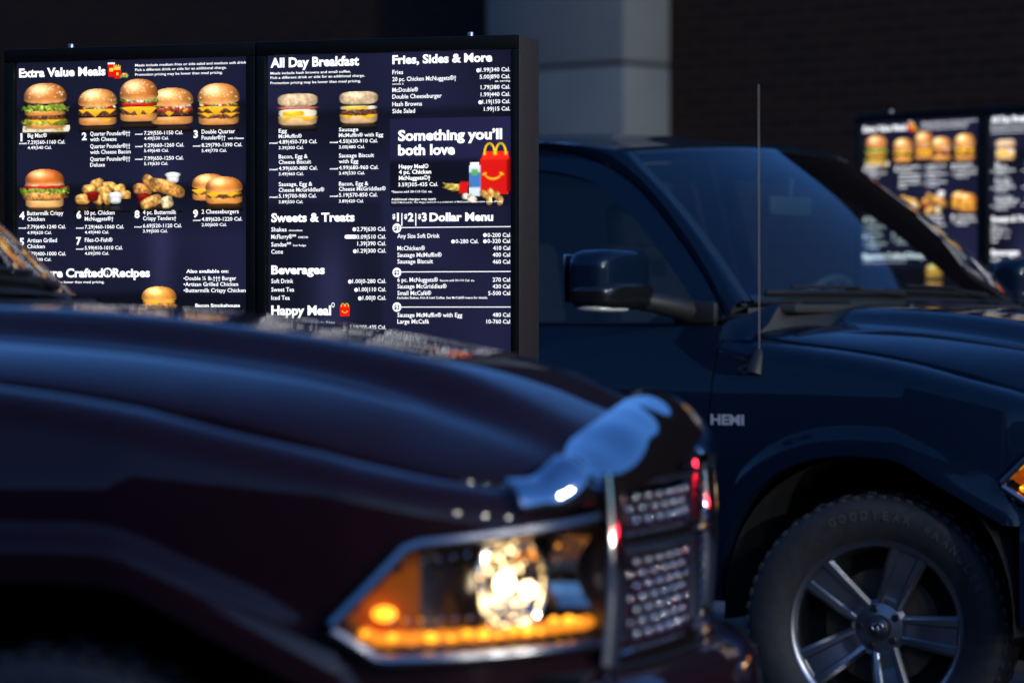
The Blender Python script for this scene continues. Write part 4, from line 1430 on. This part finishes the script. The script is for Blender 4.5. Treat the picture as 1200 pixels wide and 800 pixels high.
    # ---- doors, rear cab, bed ----
    def panel(name, x0, x1, ztop, zlow, parent, ax=None, n=20):
        outs = []
        for s in (-1, 1):
            pts = []
            for i in range(n + 1):
                x = x0 + (x1 - x0) * i / n
                zl = zlow
                if ax is not None:
                    zl = max(zlow, arch_z(x, ax) if abs(x - ax) < ARCH_R else -1)
                row = []
                for k in range(25):
                    z = zl + (ztop - zl) * k / 24
                    y = .990 + prof(z) + (flare(x, z, ax) if ax is not None else 0)
                    row.append((x, s * y, z))
                y = .990 + prof(ztop)
                row.append((x, s * (y - .02), ztop + .006))
                row.append((x, s * (y - .05), ztop + .002))
                row.insert(0, (x, s * (.990 + prof(zl) - .05), zl + .004))
                pts.append(row)
            for e, d in ((0, -.0), (-1, .0)):
                ed = [(p[0], p[1] - s * .03, p[2]) for p in pts[e]]
                pts.insert(0, ed) if e == 0 else pts.append(ed)
            outs.append((s, MB().grid(pts).build(name, M_paint, parent, angle=50)))
        return outs
    doors = panel('door', -.572, -1.742, 1.33, .47, root)
    rdoors = panel('door', -1.750, -2.800, 1.33, .47, root)
    panel('cab_corner', -2.808, -3.03, 1.33, .47, root, n=6)
    panel('bed_side', -3.06, -4.78, 1.36, .50, root, ax=REAR_AXLE, n=60)

    def frame_outline():
        f = [Vector((-.590, 1.333))] + [df_at(.70 * k / 20) for k in range(1, 21)]
        return f
    top_fr = [df_at(k / 30) for k in range(31)]
    def ztopframe(x):
        best = [(p.x, p.y) for p in top_fr][::-1]
        return interp(x, best) - .006
    for s, door in doors:
        fm = MB()
        pts = []
        gp = []
        xs = [-.585 - .0 + (-1.742 + .585) * (k / 40) for k in range(41)]
        for x in xs:
            zo = max(1.337, ztopframe(x))
            zi = max(1.345, ztopframe(x - .0) - .060 - .03 * (1 - sstep(.9, 1.3, -x)))
            pts.append([(x, s * (cab_y(zo) - .014), zo + .001), (x, s * (cab_y(zo) - .002), zo - .004), (x, s * (cab_y(zi) - .003), zi), (x, s * (cab_y(zi) - .015), zi - .002)])
            gp.append([(x, s * (cab_y(zz) - .014), zz) for zz in [1.322 + (zi - 1.322) * j / 8 for j in range(9)]])
        fm.grid(pts)
        # rear upright
        zt = ztopframe(-1.70)
        fm.grid([[(-1.742, s * (cab_y(z) - .002), z), (-1.66, s * (cab_y(z) - .003), z)] for z in [1.33 + (zt - 1.33) * j / 8 for j in range(9)]])
        # sail at the mirror foot
        fm.build('window_frame', M_paint, door, angle=50)
        MB().grid(gp).build('window', M_side if s > 0 else M_tint, door)
        st = MB()
        st.tube([(x, s * (cab_y(1.335) + .001), 1.336) for x in (-.60, -.9, -1.3, -1.735)], .007, 6)
        st.build('belt_seal', M_seal, door)
        h = MB()
        h.box((-1.56, s * .996, 1.17), (.20, .045, .036), bevel=.012)
        h.build('door_handle', M_paint, door)
    for s, door in rdoors:
        fm = MB()
        pts, gp = [], []
        for k in range(21):
            x = -1.75 - 1.05 * k / 20
            zo = 1.862
            zi = 1.80 - .10 * sstep(.75, 1, k / 20)
            pts.append([(x, s * (cab_y(zo) - .002), zo), (x, s * (cab_y(zi) - .003), zi), (x, s * (cab_y(zi) - .015), zi - .002)])
            if 1 < k < 19:
                gp.append([(x, s * (cab_y(zz) - .014), zz) for zz in [1.322 + (zi - 1.322) * j / 6 for j in range(7)]])
        fm.grid(pts)
        for xa, xb in ((-1.75, -1.84), (-2.70, -2.80)):
            fm.grid([[(xa, s * (cab_y(z) - .002), z), (xb, s * (cab_y(z) - .002), z)] for z in [1.33 + .53 * j / 8 for j in range(9)]])
        fm.build('window_frame', M_paint, door, angle=50)
        MB().grid(gp).build('window', M_tint, door)
        h = MB()
        h.box((-2.6, s * .996, 1.17), (.20, .045, .036), bevel=.012)
        h.build('door_handle', M_paint, door)
    cb = MB()
    for s in (-1, 1):
        cb.grid([[(-2.80, s * (cab_y(z) - .002), z), (-3.03, s * (cab_y(z) - .004), z)] for z in [1.32 + .545 * j / 8 for j in range(9)]])
    cb.grid([[(-3.03, y, .6), (-3.03, y, 1.34)] for y in (-.90, -.3, .3, .90)])
    for (ya, yb) in ((-.90, -.62), (.62, .90)):
        cb.grid([[(-3.03, y, 1.34), (-3.025, y * .75, 1.86)] for y in (ya, yb)])
    cb.grid([[(-3.025, y, 1.78), (-3.02, y, 1.87)] for y in (-.66, 0, .66)])
    cb.build('cab_back', M_paint, root)
    MB().grid([[(-3.028, y, 1.34), (-3.026, y * .92, 1.80)] for y in (-.66, 0, .66)]).build('rear_window', M_tint, root)
    bd = MB()
    bd.box((-3.92, 0, .78), (1.70, 1.60, .04))
    bd.box((-3.075, 0, 1.06), (.03, 1.80, .56))
    bd.build('bed', M_blk, root)
    tg = MB()
    tg.box((-4.76, 0, 1.03), (.05, 1.62, .62), bevel=.015)
    tgo = tg.build('tailgate', M_paint, root)
    rb = MB()
    rb.box((-4.86, 0, .62), (.16, 1.86, .20), bevel=.03)
    rb.build('rear_bumper', M_chrome, root)
    for s in (-1, 1):
        MB().box((-4.765, s * .89, 1.08), (.06, .15, .40), bevel=.02).build('tail_lamp', M_red, root)
    un = MB()
    un.box((-2.1, 0, .56), (5.1, 1.2, .26))
    un.box((-1.2, 0, .86), (1.2, 1.66, .34))
    un.box((-2.3, 0, .80), (1.3, 1.74, .5))
    un.box((.10, 0, .82), (1.30, 1.04, .52))
    un.box((-.55, 0, 1.10), (.10, 1.56, .36))
    un.build('underbody', M_dark, root)

    # ---- cabin ----
    d = MB()
    d.box((-.74, 0, 1.27), (.52, 1.52, .20), bevel=.05)
    d.box((-.62, 0, 1.385), (.38, 1.40, .03), bevel=.012)
    d.box((-.93, .40, 1.38), (.22, .38, .08), bevel=.03)
    d.build('dashboard', M_dash, root)
    sw = MB()
    mt = Matrix.Translation((-1.10, .40, 1.33)) @ Matrix.Rotation(R(-62), 4, 'Y')
    ring = [mt @ Vector((.185 * math.cos(a), .185 * math.sin(a), 0)) for a in [2 * math.pi * k / 28 for k in range(29)]]
    sw.tube(ring, .016, 8, caps=False)
    for a in (0, 2.1, 4.2):
        sw.tube([mt @ Vector((0, 0, -.02)), mt @ Vector((.18 * math.cos(a), .18 * math.sin(a), 0))], .018, 6)
    sw.ball(mt @ Vector((0, 0, -.01)), (.055, .055, .04), 2)
    sw.build('steering_wheel', M_dash, root)
    for y in (-.40, .40):
        sb = MB()
        sb.box((-1.55, y, 1.00), (.52, .52, .16), bevel=.05)
        sb.box((0, 0, .30), (.15, .50, .62), Matrix.Identity(4), bevel=.05) if False else None
        sb.box((-1.84, y, 1.33), (.15, .50, .58), Matrix.Rotation(R(-10), 4, 'Y'), bevel=.05)
        sb.box((-1.90, y, 1.69), (.10, .27, .17), Matrix.Rotation(R(-8), 4, 'Y'), bevel=.04)
        sb.build('seat', M_cloth, root)
    sb = MB()
    sb.box((-2.80, 0, 1.28), (.16, 1.36, .62), Matrix.Rotation(R(-8), 4, 'Y'), bevel=.05)
    sb.box((-2.55, 0, 1.02), (.5, 1.36, .14), bevel=.05)
    sb.build('rear_bench', M_cloth, root)
    rm = MB()
    rm.box((-.94, 0, 1.735), (.03, .25, .07), bevel=.012)
    rm.tube([(-.935, 0, 1.77), (-.93, 0, 1.83)], .01, 6)
    rm.build('rear_view_mirror', M_dash, root)

    # ---- door mirrors ----
    for s, door in doors:
        mb = MB()
        mb.ball((-.80, s * 1.19, 1.478), (.080, .150, .094), 4, Matrix.Rotation(s * R(-4), 4, 'Z'), 4.2)
        mo = mb.build('side_mirror', M_paint, root)
        lo = MB()
        lo.ball((-.79, s * 1.19, 1.425), (.084, .153, .045), 3, Matrix.Rotation(s * R(-4), 4, 'Z'), 4.5)
        lo.build('mirror_base', M_gloss, mo)
        arm = MB()
        arm.tube([(-.70, s * .88, 1.372), (-.70, s * .97, 1.388), (-.74, s * 1.05, 1.405), (-.78, s * 1.16, 1.42)], [.040, .036, .034, .03], 10)
        arm.box((-.675, s * .905, 1.372), (.17, .03, .07), bevel=.012)
        arm.build('mirror_arm', M_blk, mo)
        sg = MB()
        sg.ball((-.785, s * 1.245, 1.385), (.066, .085, .014), 3, None, 3.0)
        sg.build('mirror_lamp', mat('clear lamp plastic', (.55, .55, .53), rough=.25), mo)
        g2 = MB()
        g2.box((-.884, s * 1.19, 1.478), (.006, .25, .15), bevel=.002)
        g2.build('mirror_glass', M_chrome, mo)

    # ---- aerial (passenger fender) ----
    ab = MB()
    AX, AY = -.412, -.932
    AZ = 1.222
    ab.tube([(AX, AY - .022, AZ - .045), (AX, AY, AZ + .012), (AX, AY + .004, AZ + .035)], [.028, .024, .011], 12)
    abo = ab.build('aerial', M_blk, root)
    ar = MB()
    ar.tube([(AX, AY + .004, AZ + .03), (AX - .004, AY + .006, AZ + .862)], [.0024, .0018], 8)
    ar.build('aerial_rod', mat('aerial steel', (.30, .27, .24), rough=.35, metal=1.0), abo)

    # ---- fender badge and small marker ----
    bdg = {'w': MB()}
    t0 = -.62
    def f3(u, v):
        return (-u, -(.990 + prof(1.035) + .006), 1.035 - v)
    text_meshes([('HEMI', -.0, .128, .0, .030, 3, 'w', lambda u, v: (-.555 + u, -(.990 + prof(1.025) + .0055), 1.022 - v))], bdg)
    bm_ = bdg['w']
    n0 = len(bm_.v)
    bm_.add([(x, y + .004, z) for (x, y, z) in bm_.v], [])
    bm_.build('fender_badge', mat('badge satin metal', (.62, .64, .68), rough=.45, metal=.3), right_fender, smooth=False)

    # ---- headlamps ----
    def hl(t, z, off, s):
        q, n = flank(t, z)
        # lamp face stands a little proud and is upright
        return Vector((q.x + n.x * off, s * (q.y + n.y * off), z))
    NT = 24
    for s in (-1, 1):
        T = [HT0 + (HT2 - HT0) * k / NT for k in range(NT + 1)]
        pan = MB().grid([[hl(t, hl_bot(t) + (hl_top(t) - hl_bot(t)) * j / 8, -.095, s) for j in range(9)] for t in T])
        for zf in (hl_bot, hl_top):
            pan.grid([[hl(t, zf(t), -.095, s), hl(t, zf(t), .002, s)] for t in T])
        pan.grid([[hl(HT2, hl_bot(HT2) + .215 * j / 4, o_, s) for j in range(5)] for o_ in (-.095, .002)])
        hlo = pan.build('headlight', M_house, root, angle=30)
        MB().grid([[hl(t, hl_bot(t) + (hl_top(t) - hl_bot(t)) * j / 8, .014, s) for j in range(9)] for t in T]).build('lens', M_lens, hlo)
        rim = MB()
        loop = [hl(t, hl_top(t), .010, s) for t in T] + [hl(HT2, hl_top(HT2) + (hl_bot(HT2) - hl_top(HT2)) * j / 6, .010, s) for j in range(1, 6)] + [hl(t, hl_bot(t), .010, s) for t in T[::-1]]
        rim.tube(loop + [loop[0]], .0125, 8, caps=False)
        rim.build('lamp_rim', mat('lamp rim satin', (.22, .23, .25), rough=.22, metal=1.0), hlo)
        # amber corner
        TA = [HT0 + .022 + (HT1 + .028 - HT0 - .022) * k / 8 for k in range(9)]
        am = MB().grid([[hl(t, hl_bot(t) + .036 + (hl_top(t) - .012 - hl_bot(t) - .036) * j / 6, -.022, s) for j in range(7)] for t in TA])
        am.build('amber_reflector', M_amber, hlo)
        ab_ = MB()
        p = hl(HT0 + .088, .884, -.006, s)
        ab_.ball(p, (.020, .020, .0125), 2)
        ab_.build('amber_bulb', M_ambulb, hlo)
        # bowl with facets
        rr = random.Random(5)
        TC = HT0 + (HT2 - HT0) * .60
        cen = hl(TC, .922, -.030, s)
        q_, nrm = flank(TC, .922)
        ax = Vector((nrm.x * .80 + .2, s * nrm.y * .8, 0)).normalized()
        side = Vector((-ax.y, ax.x, 0))
        up = Vector((0, 0, 1))
        bw = MB()
        rings = []
        for a in range(25):
            th = 2 * math.pi * a / 24
            row = []
            for k in range(9):
                r_ = .016 + .066 * k / 8
                dp = -.052 * (1 - (r_ / .082) ** 2) + rr.uniform(-.0045, .0045)
                row.append(cen + side * (r_ * math.cos(th)) + up * (r_ * math.sin(th)) + ax * dp)
            rings.append(row)
        rings[-1] = rings[0]
        bw.grid(rings)
        bw.build('reflector', M_refl, hlo, smooth=False)
        rg = MB()
        rg.tube([cen + side * (.084 * math.cos(2 * math.pi * k / 36)) + up * (.084 * math.sin(2 * math.pi * k / 36)) for k in range(37)], .005, 6, caps=False)
        rg.build('reflector_ring', M_refl, hlo)
        bl = MB()
        bl.ball(cen + ax * -.022 + side * .010, (.017, .017, .017), 2)
        bl.build('bulb', M_bulb, hlo)
        bl = MB()
        bl.ball(cen + ax * -.012 + side * .058 + up * -.012, (.013, .013, .013), 2)  # second glowing ball added to stand for the bowl's reflected lobe
        bl.build('bulb', M_bulb, hlo)
        # inner (high beam) pocket and the ribbed shelf
        sh = MB()
        for k in range(26):
            t = HT0 + .06 + (HT2 - HT0 - .085) * k / 25
            sh.ball(hl(t, hl_bot(t) + .032 + .002 * (k % 2), -.02, s), (.014, .014, .012), 2)
        sh.build('amber_strip', mat('lit amber strip', (.5, .14, .01), rough=.4, emit=(1.0, .30, .012), emit_s=1.1), hlo)
        for k, f in enumerate((.04, .13, .26, .33, .39, .45, .51, .57, .63, .69, .76, .84, .90)):
            t = HT0 + .035 + (HT2 - HT0 - .06) * f
            bb = MB()
            bb.ball(hl(t, hl_bot(t) + .032 + (.010 if f > .74 else 0) + .003 * ((k * 5) % 3), -.004, s), (.006 + .003 * ((k * 7) % 3), .0085, .004 + .002 * (k % 3)), 1)
            bb.build('amber_diode', M_ambulb, hlo)
        pk = MB()
        TP = HT0 + (HT2 - HT0) * .86
        pk.grid([[hl(TP - .045 + .09 * i / 6, .875 + .12 * j / 6, -.085 + .05 * ((i - 3) / 3) ** 2 + .03 * ((j - 3) / 3) ** 2, s) for j in range(7)] for i in range(7)])
        for k in range(10):
            t = HT0 + .10 + .028 * k
            if t < HT2 - .04:
                pk.ball(hl(t, hl_top(t) - .03, -.03, s), (.009, .009, .007), 1)
                pk.ball(hl(t, hl_bot(t) + .062, -.02, s), (.008, .008, .006), 1)
        pk.build('inner_reflector', M_refl, hlo, smooth=False)

    # ---- grille ----
    XG = lambda y: .945 - .075 * (y / .56) ** 2 - .02 * max(0, abs(y) - .5)
    gr = MB().grid([[(XG(y) - .075, y, z) for z in (.76, .95, 1.14)] for y in [-.58 + 1.16 * k / 16 for k in range(17)]])
    gro = gr.build('grille', M_dark, root)
    su = MB()
    def bar(y0, y1, z0, z1, dx, n=14, rnd=.012):
        """a bowed chrome bar with a rounded face"""
        pts = []
        for k in range(n + 1):
            y = y0 + (y1 - y0) * k / n
            row = []
            for a in range(13):
                th = -math.pi / 2 + math.pi * a / 12
                cz, hz = (z0 + z1) / 2, (z1 - z0) / 2
                row.append((XG(y) + dx + .026 * (math.cos(th) ** .5 if a not in (0, 12) else 0) - .02, y, cz + hz * math.sin(th)))
            row.insert(0, (XG(y) - .06, y, z0))
            row.append((XG(y) - .06, y, z1))
            pts.append(row)
        su.grid(pts)
        for r_ in (pts[0], pts[-1]):
            su.add(r_, [tuple(range(len(r_)))])
    bar(-.555, .555, .745, .793, .010)
    for s in (-1, 1):
        # upright at the outer end of the grille, leaning with the lamp
        pts = []
        for k in range(13):
            z = .775 + (1.10 - .775) * k / 12
            row = []
            for a in range(9):
                th = math.pi * a / 8
                y = .566 - .050 * math.cos(th) + .0 * k
                row.append((XG(.56) + .002 + .024 * math.sin(th) + .010 * math.sin(math.pi * k / 12), s * y, z))
            pts.append(row)
        su.grid(pts)
    # crown of the surround: swept along the nose, rolls from the grille opening up and back to the hood, thins out over the lamps
    for s in (-1, 1):
        pts = []
        ta, tb = tau_of_x(.762), TAU_END - .0005
        for k in range(61):
            f = k / 60
            t = ta + (tb - ta) * f
            p_, n_ = plan(t)
            if k == 60:
                p_, n_ = Vector((.940, 0)), Vector((1, 0))
            g_ = sstep(.800, .845, p_.x)              # 0 over the lamp, 1 round the corner and across the front
            cen_ = sstep(.895, .935, p_.x)
            ay_ = min(1.0, abs(p_.y) / .60)
            D = .050 + .012 * g_ + .050 * sstep(.836, .895, p_.x)
            zlo = 1.040 + (.072 - .062 * ay_ ** 1.7) * g_
            zhi = 1.098 + (.132 - .097 * ay_ ** 1.6) * g_
            wob = (.0020 * math.sin(19 * t) + .0012 * math.sin(43 * t + 1)) * g_
            row = []
            base = p_ + n_ * (.006 + .010 * g_)
            row.append((base.x - n_.x * .05, s * (base.y - n_.y * .05), zlo - .002))
            for a in range(15):
                th = a / 14 * math.pi / 2
                # quarter ellipse leaning back, flattened on its upper slope
                dx_ = D * (1 - math.cos(th)) ** .85
                dz_ = (zhi - zlo) * math.sin(th) ** .80
                q = base - n_ * dx_
                row.append((q.x, s * q.y, zlo + dz_ + wob * math.sin(2 * th)))
            q = base - n_ * (D + .012)
            row.append((q.x, s * q.y, zhi - .030))
            pts.append(row)
        e = pts[0]
        su.grid(pts)
        su.add(e, [tuple(range(len(e)))])
    su.build('surround', M_chrome, gro, angle=60)
    su = MB()
    bar(-.525, .525, .955, .993, .004)
    pts = []
    for k in range(9):
        z = .81 + .29 * k / 8
        pts.append([(XG(0) - .015 + .024 * math.sin(math.pi * a / 8), -.042 + .084 * a / 8, z) for a in range(9)])
    su.grid(pts)
    bar(-.52, .52, 1.072, 1.092, .0)
    su.build('crossbar', M_chrome, gro, angle=60)
    M_mesh = mat('mesh bright metal', (.55, .54, .52), rough=.10, metal=1.0)
    ms_b = MB()
    for rows in ([.811, .832, .853, .874, .895, .916, .937], [1.010, 1.030, 1.050]):
        for s in (-1, 1):
            ms = MB()
            for zi, z in enumerate(rows):
                n = 7
                for k in range(n):
                    y = s * (.055 + (.47 / n) * (k + .5 * (zi % 2)))
                    if abs(y) <= .522:
                        ms.ball((XG(y) - .018, y, z), (.013, .016, .0095), 2)
            ms.build('mesh_insert', M_mesh, gro)
        for z in rows:
            ms_b.tube([(XG(y) - .024, y, z - .010) for y in [-.53 + 1.06 * k / 20 for k in range(21)]], .0032, 6)
    ms_b.build('mesh_bars', M_blk, gro)
    # hood emblem area left plain; front bumper
    bu = MB()
    tb0 = tau_of_x(.535)
    pts = []
    for s in (-1, 1):
        ts = [tb0 + (TAU_END - tb0) * k / 26 for k in range(27)]
        ts = ts if s == -1 else ts[::-1][1:]
        for t in ts:
            p_, n_ = plan(t)
            row = []
            for (o_, z) in ((-.05, .440), (.035, .445), (.060, .475), (.066, .56), (.066, .66), (.058, .715), (.035, .742), (-.02, .758), (-.06, .760)):
                wq = sstep(0, .30, t - tb0)
                q = p_ + n_ * (o_ * (.35 + .65 * wq) + .035 * wq)
                row.append((q.x, s * q.y, z))
            pts.append(row)
    bu.grid(pts)
    bu.build('front_bumper', M_paint, root, angle=60)
    va = MB()
    va.box((.78, 0, .60), (.16, 1.5, .34))
    va.build('bumper_backing', M_dark, root)

    # ---- wheels ----
    def wheel(x, s, st):
        """wheel face outward = -y in its own frame, turned for the other side"""
        wr = empty('wheel', (x, s * .850, AXLE_Z))
        wr.parent = root
        wr.rotation_euler = (0, 0, st + (0 if s < 0 else math.pi))
        ty = MB()
        pr = [(.268, .11), (.30, .128), (.345, .138), (.383, .132), (.402, .118), (.409, .09), (.411, .0), (.409, -.09), (.402, -.118), (.383, -.132), (.366, -.1375), (.345, -.139), (.318, -.134), (.290, -.122), (.271, -.108)]
        ty.lathe(pr, 96)
        for k in range(60):      # shoulder tread blocks
            a = 2 * math.pi * (k + .5) / 60
            m = Matrix.Rotation(-a, 4, 'Y')
            for yy in (-.108, .108):
                ty.box(m @ Vector((.400, yy, 0)), (.016, .030, .024), m, bevel=.003)
            ty.box(m @ Vector((.410, -.04 if k % 2 else .04, 0)), (.012, .06, .026), m, bevel=.002)
        tyo = ty.build('tyre', M_rub, wr)
        let = {0: MB(), 1: MB()}
        word = 'GOODYEAR WRANGLER'
        its = []
        for i, ch in enumerate(word):
            if ch == ' ':
                continue
            an = R(112) - R(5.6) * i
            def f3(u, v, an=an):
                rr_ = .335 - v
                return (rr_ * math.cos(an) + u * math.sin(an), -.1415, rr_ * math.sin(an) - u * math.cos(an))
            its.append((ch, -.011, .022, 0.0, .026, 2, 0 if i < 8 else 1, f3))
        text_meshes(its, let)
        for q in (0, 1):
            let[q].build('sidewall_lettering', mat('raised sidewall rubber', (.05, .05, .052), rough=.6), wr, smooth=False)
        rimb = MB()
        rimb.lathe([(.252, .09), (.235, .0), (.240, -.06), (.250, -.096), (.262, -.108), (.270, -.110), (.274, -.104), (.272, -.095)], 96)
        rimo = rimb.build('rim', M_alu, wr, angle=50)
        sp = MB()
        for k in range(5):
            a0 = R(67 + 72 * k)
            m = Matrix.Rotation(-a0, 4, 'Y')
            # profile across the spoke: chamfer, ridge, recessed centre, ridge, chamfer
            pts = []
            for q in range(11):
                f = q / 10
                r_ = .055 + (.250 - .055) * f
                hw = .042 + .022 * f
                dy = -.060 - .022 * math.sin(math.pi * .5 * f) - .008 * f
                rec = .013 * sstep(.12, .3, f)
                prof_ = [(-hw, .045), (-hw, .004), (-hw + .011, -.007), (-hw * .52, -.006), (-hw * .42, -.006 + rec), (hw * .42, -.006 + rec), (hw * .52, -.006), (hw - .011, -.007), (hw, .004), (hw, .045)]
                pts.append([m @ Vector((r_, dy + b_, a_)) for a_, b_ in prof_])
            sp.grid(pts)
        sp.lathe([(.0, -.070), (.036, -.072), (.040, -.076), (.074, -.070), (.088, -.058), (.090, -.02)], 40)
        sp.build('spokes', M_alu, wr, angle=25)
        for k in range(5):
            nu = MB()
            a = R(67 + 36 + 72 * k)
            nu.lathe([(0, -.084), (.009, -.084), (.012, -.078), (.012, -.06)], 10, 'Y', (.060 * math.cos(a), 0, .060 * math.sin(a)))
            nu.build('lug_nut', mat('lug nut', (.03, .03, .03), rough=.3, metal=.6), wr)
        cp = MB()
        cp.lathe([(0, -.088), (.024, -.087), (.030, -.083), (.032, -.07)], 32)
        cp.build('hub_cap', M_alud, wr)
        # small horned-head emblem: two curling horns and a narrow face
        em = MB()
        for q in (-1, 1):
            em.tube([(q * (.004 + .013 * math.sin(th)), -.0895, .004 + .010 * math.cos(th)) for th in [k * .45 for k in range(10)]], [.0042 - .0003 * k for k in range(10)], 6)
        em.ball((0, -.089, -.004), (.0055, .004, .014), 2)
        em.build('emblem', M_alu, wr)
        bd_ = MB()
        bd_.lathe([(.06, .0), (.175, .0), (.178, -.012), (.06, -.014)], 48)
        bd_.build('brake_disc', M_disc, wr)
        bk = MB()
        bk.lathe([(.0, .04), (.24, .04), (.24, .05), (0, .05)], 32)
        bk.build('wheel_back', M_dark, wr)
        return wr
    for s in (-1, 1):
        wheel(0.0, s, steer)
        wheel(REAR_AXLE, s, 0.0)
    return root


def place(o, x, y, psi):
    o.location = (x, y, 0)
    o.rotation_euler = (0, 0, -psi)


near = make_truck('near dark maroon pickup with its headlight lit and chrome grille', paint('maroon paint', (0.015, 0.003, 0.006)), 0.0)
for o in near.children:
    if o.name.startswith('side_mirror'):      # folded back
        o.location.x = -.24
place(near, -.584, 6.829, R(11.2))
far = copy_tree(near)
far['label'] = 'dark blue pickup with tall aerial passing behind the menu board'
for o in far.children:
    if o.name.startswith('side_mirror'):
        o.location = (0.07, 0.04, 0) if o.name.endswith('3') else (0, 0, 0)
place(far, 1.6775, 11.6725, R(39.0))
BLUE = paint('blue paint', (0.002, 0.009, 0.024))
for o in far.children_recursive:
    if o.type == 'MESH' and o.data.materials[0].name == 'maroon paint':
        o.data = o.data.copy()
        o.data.materials[0] = BLUE
    if o.name.startswith('wheel') and o.type == 'EMPTY' and abs(o.location.x) < .1:
        o.rotation_euler.z += R(21)
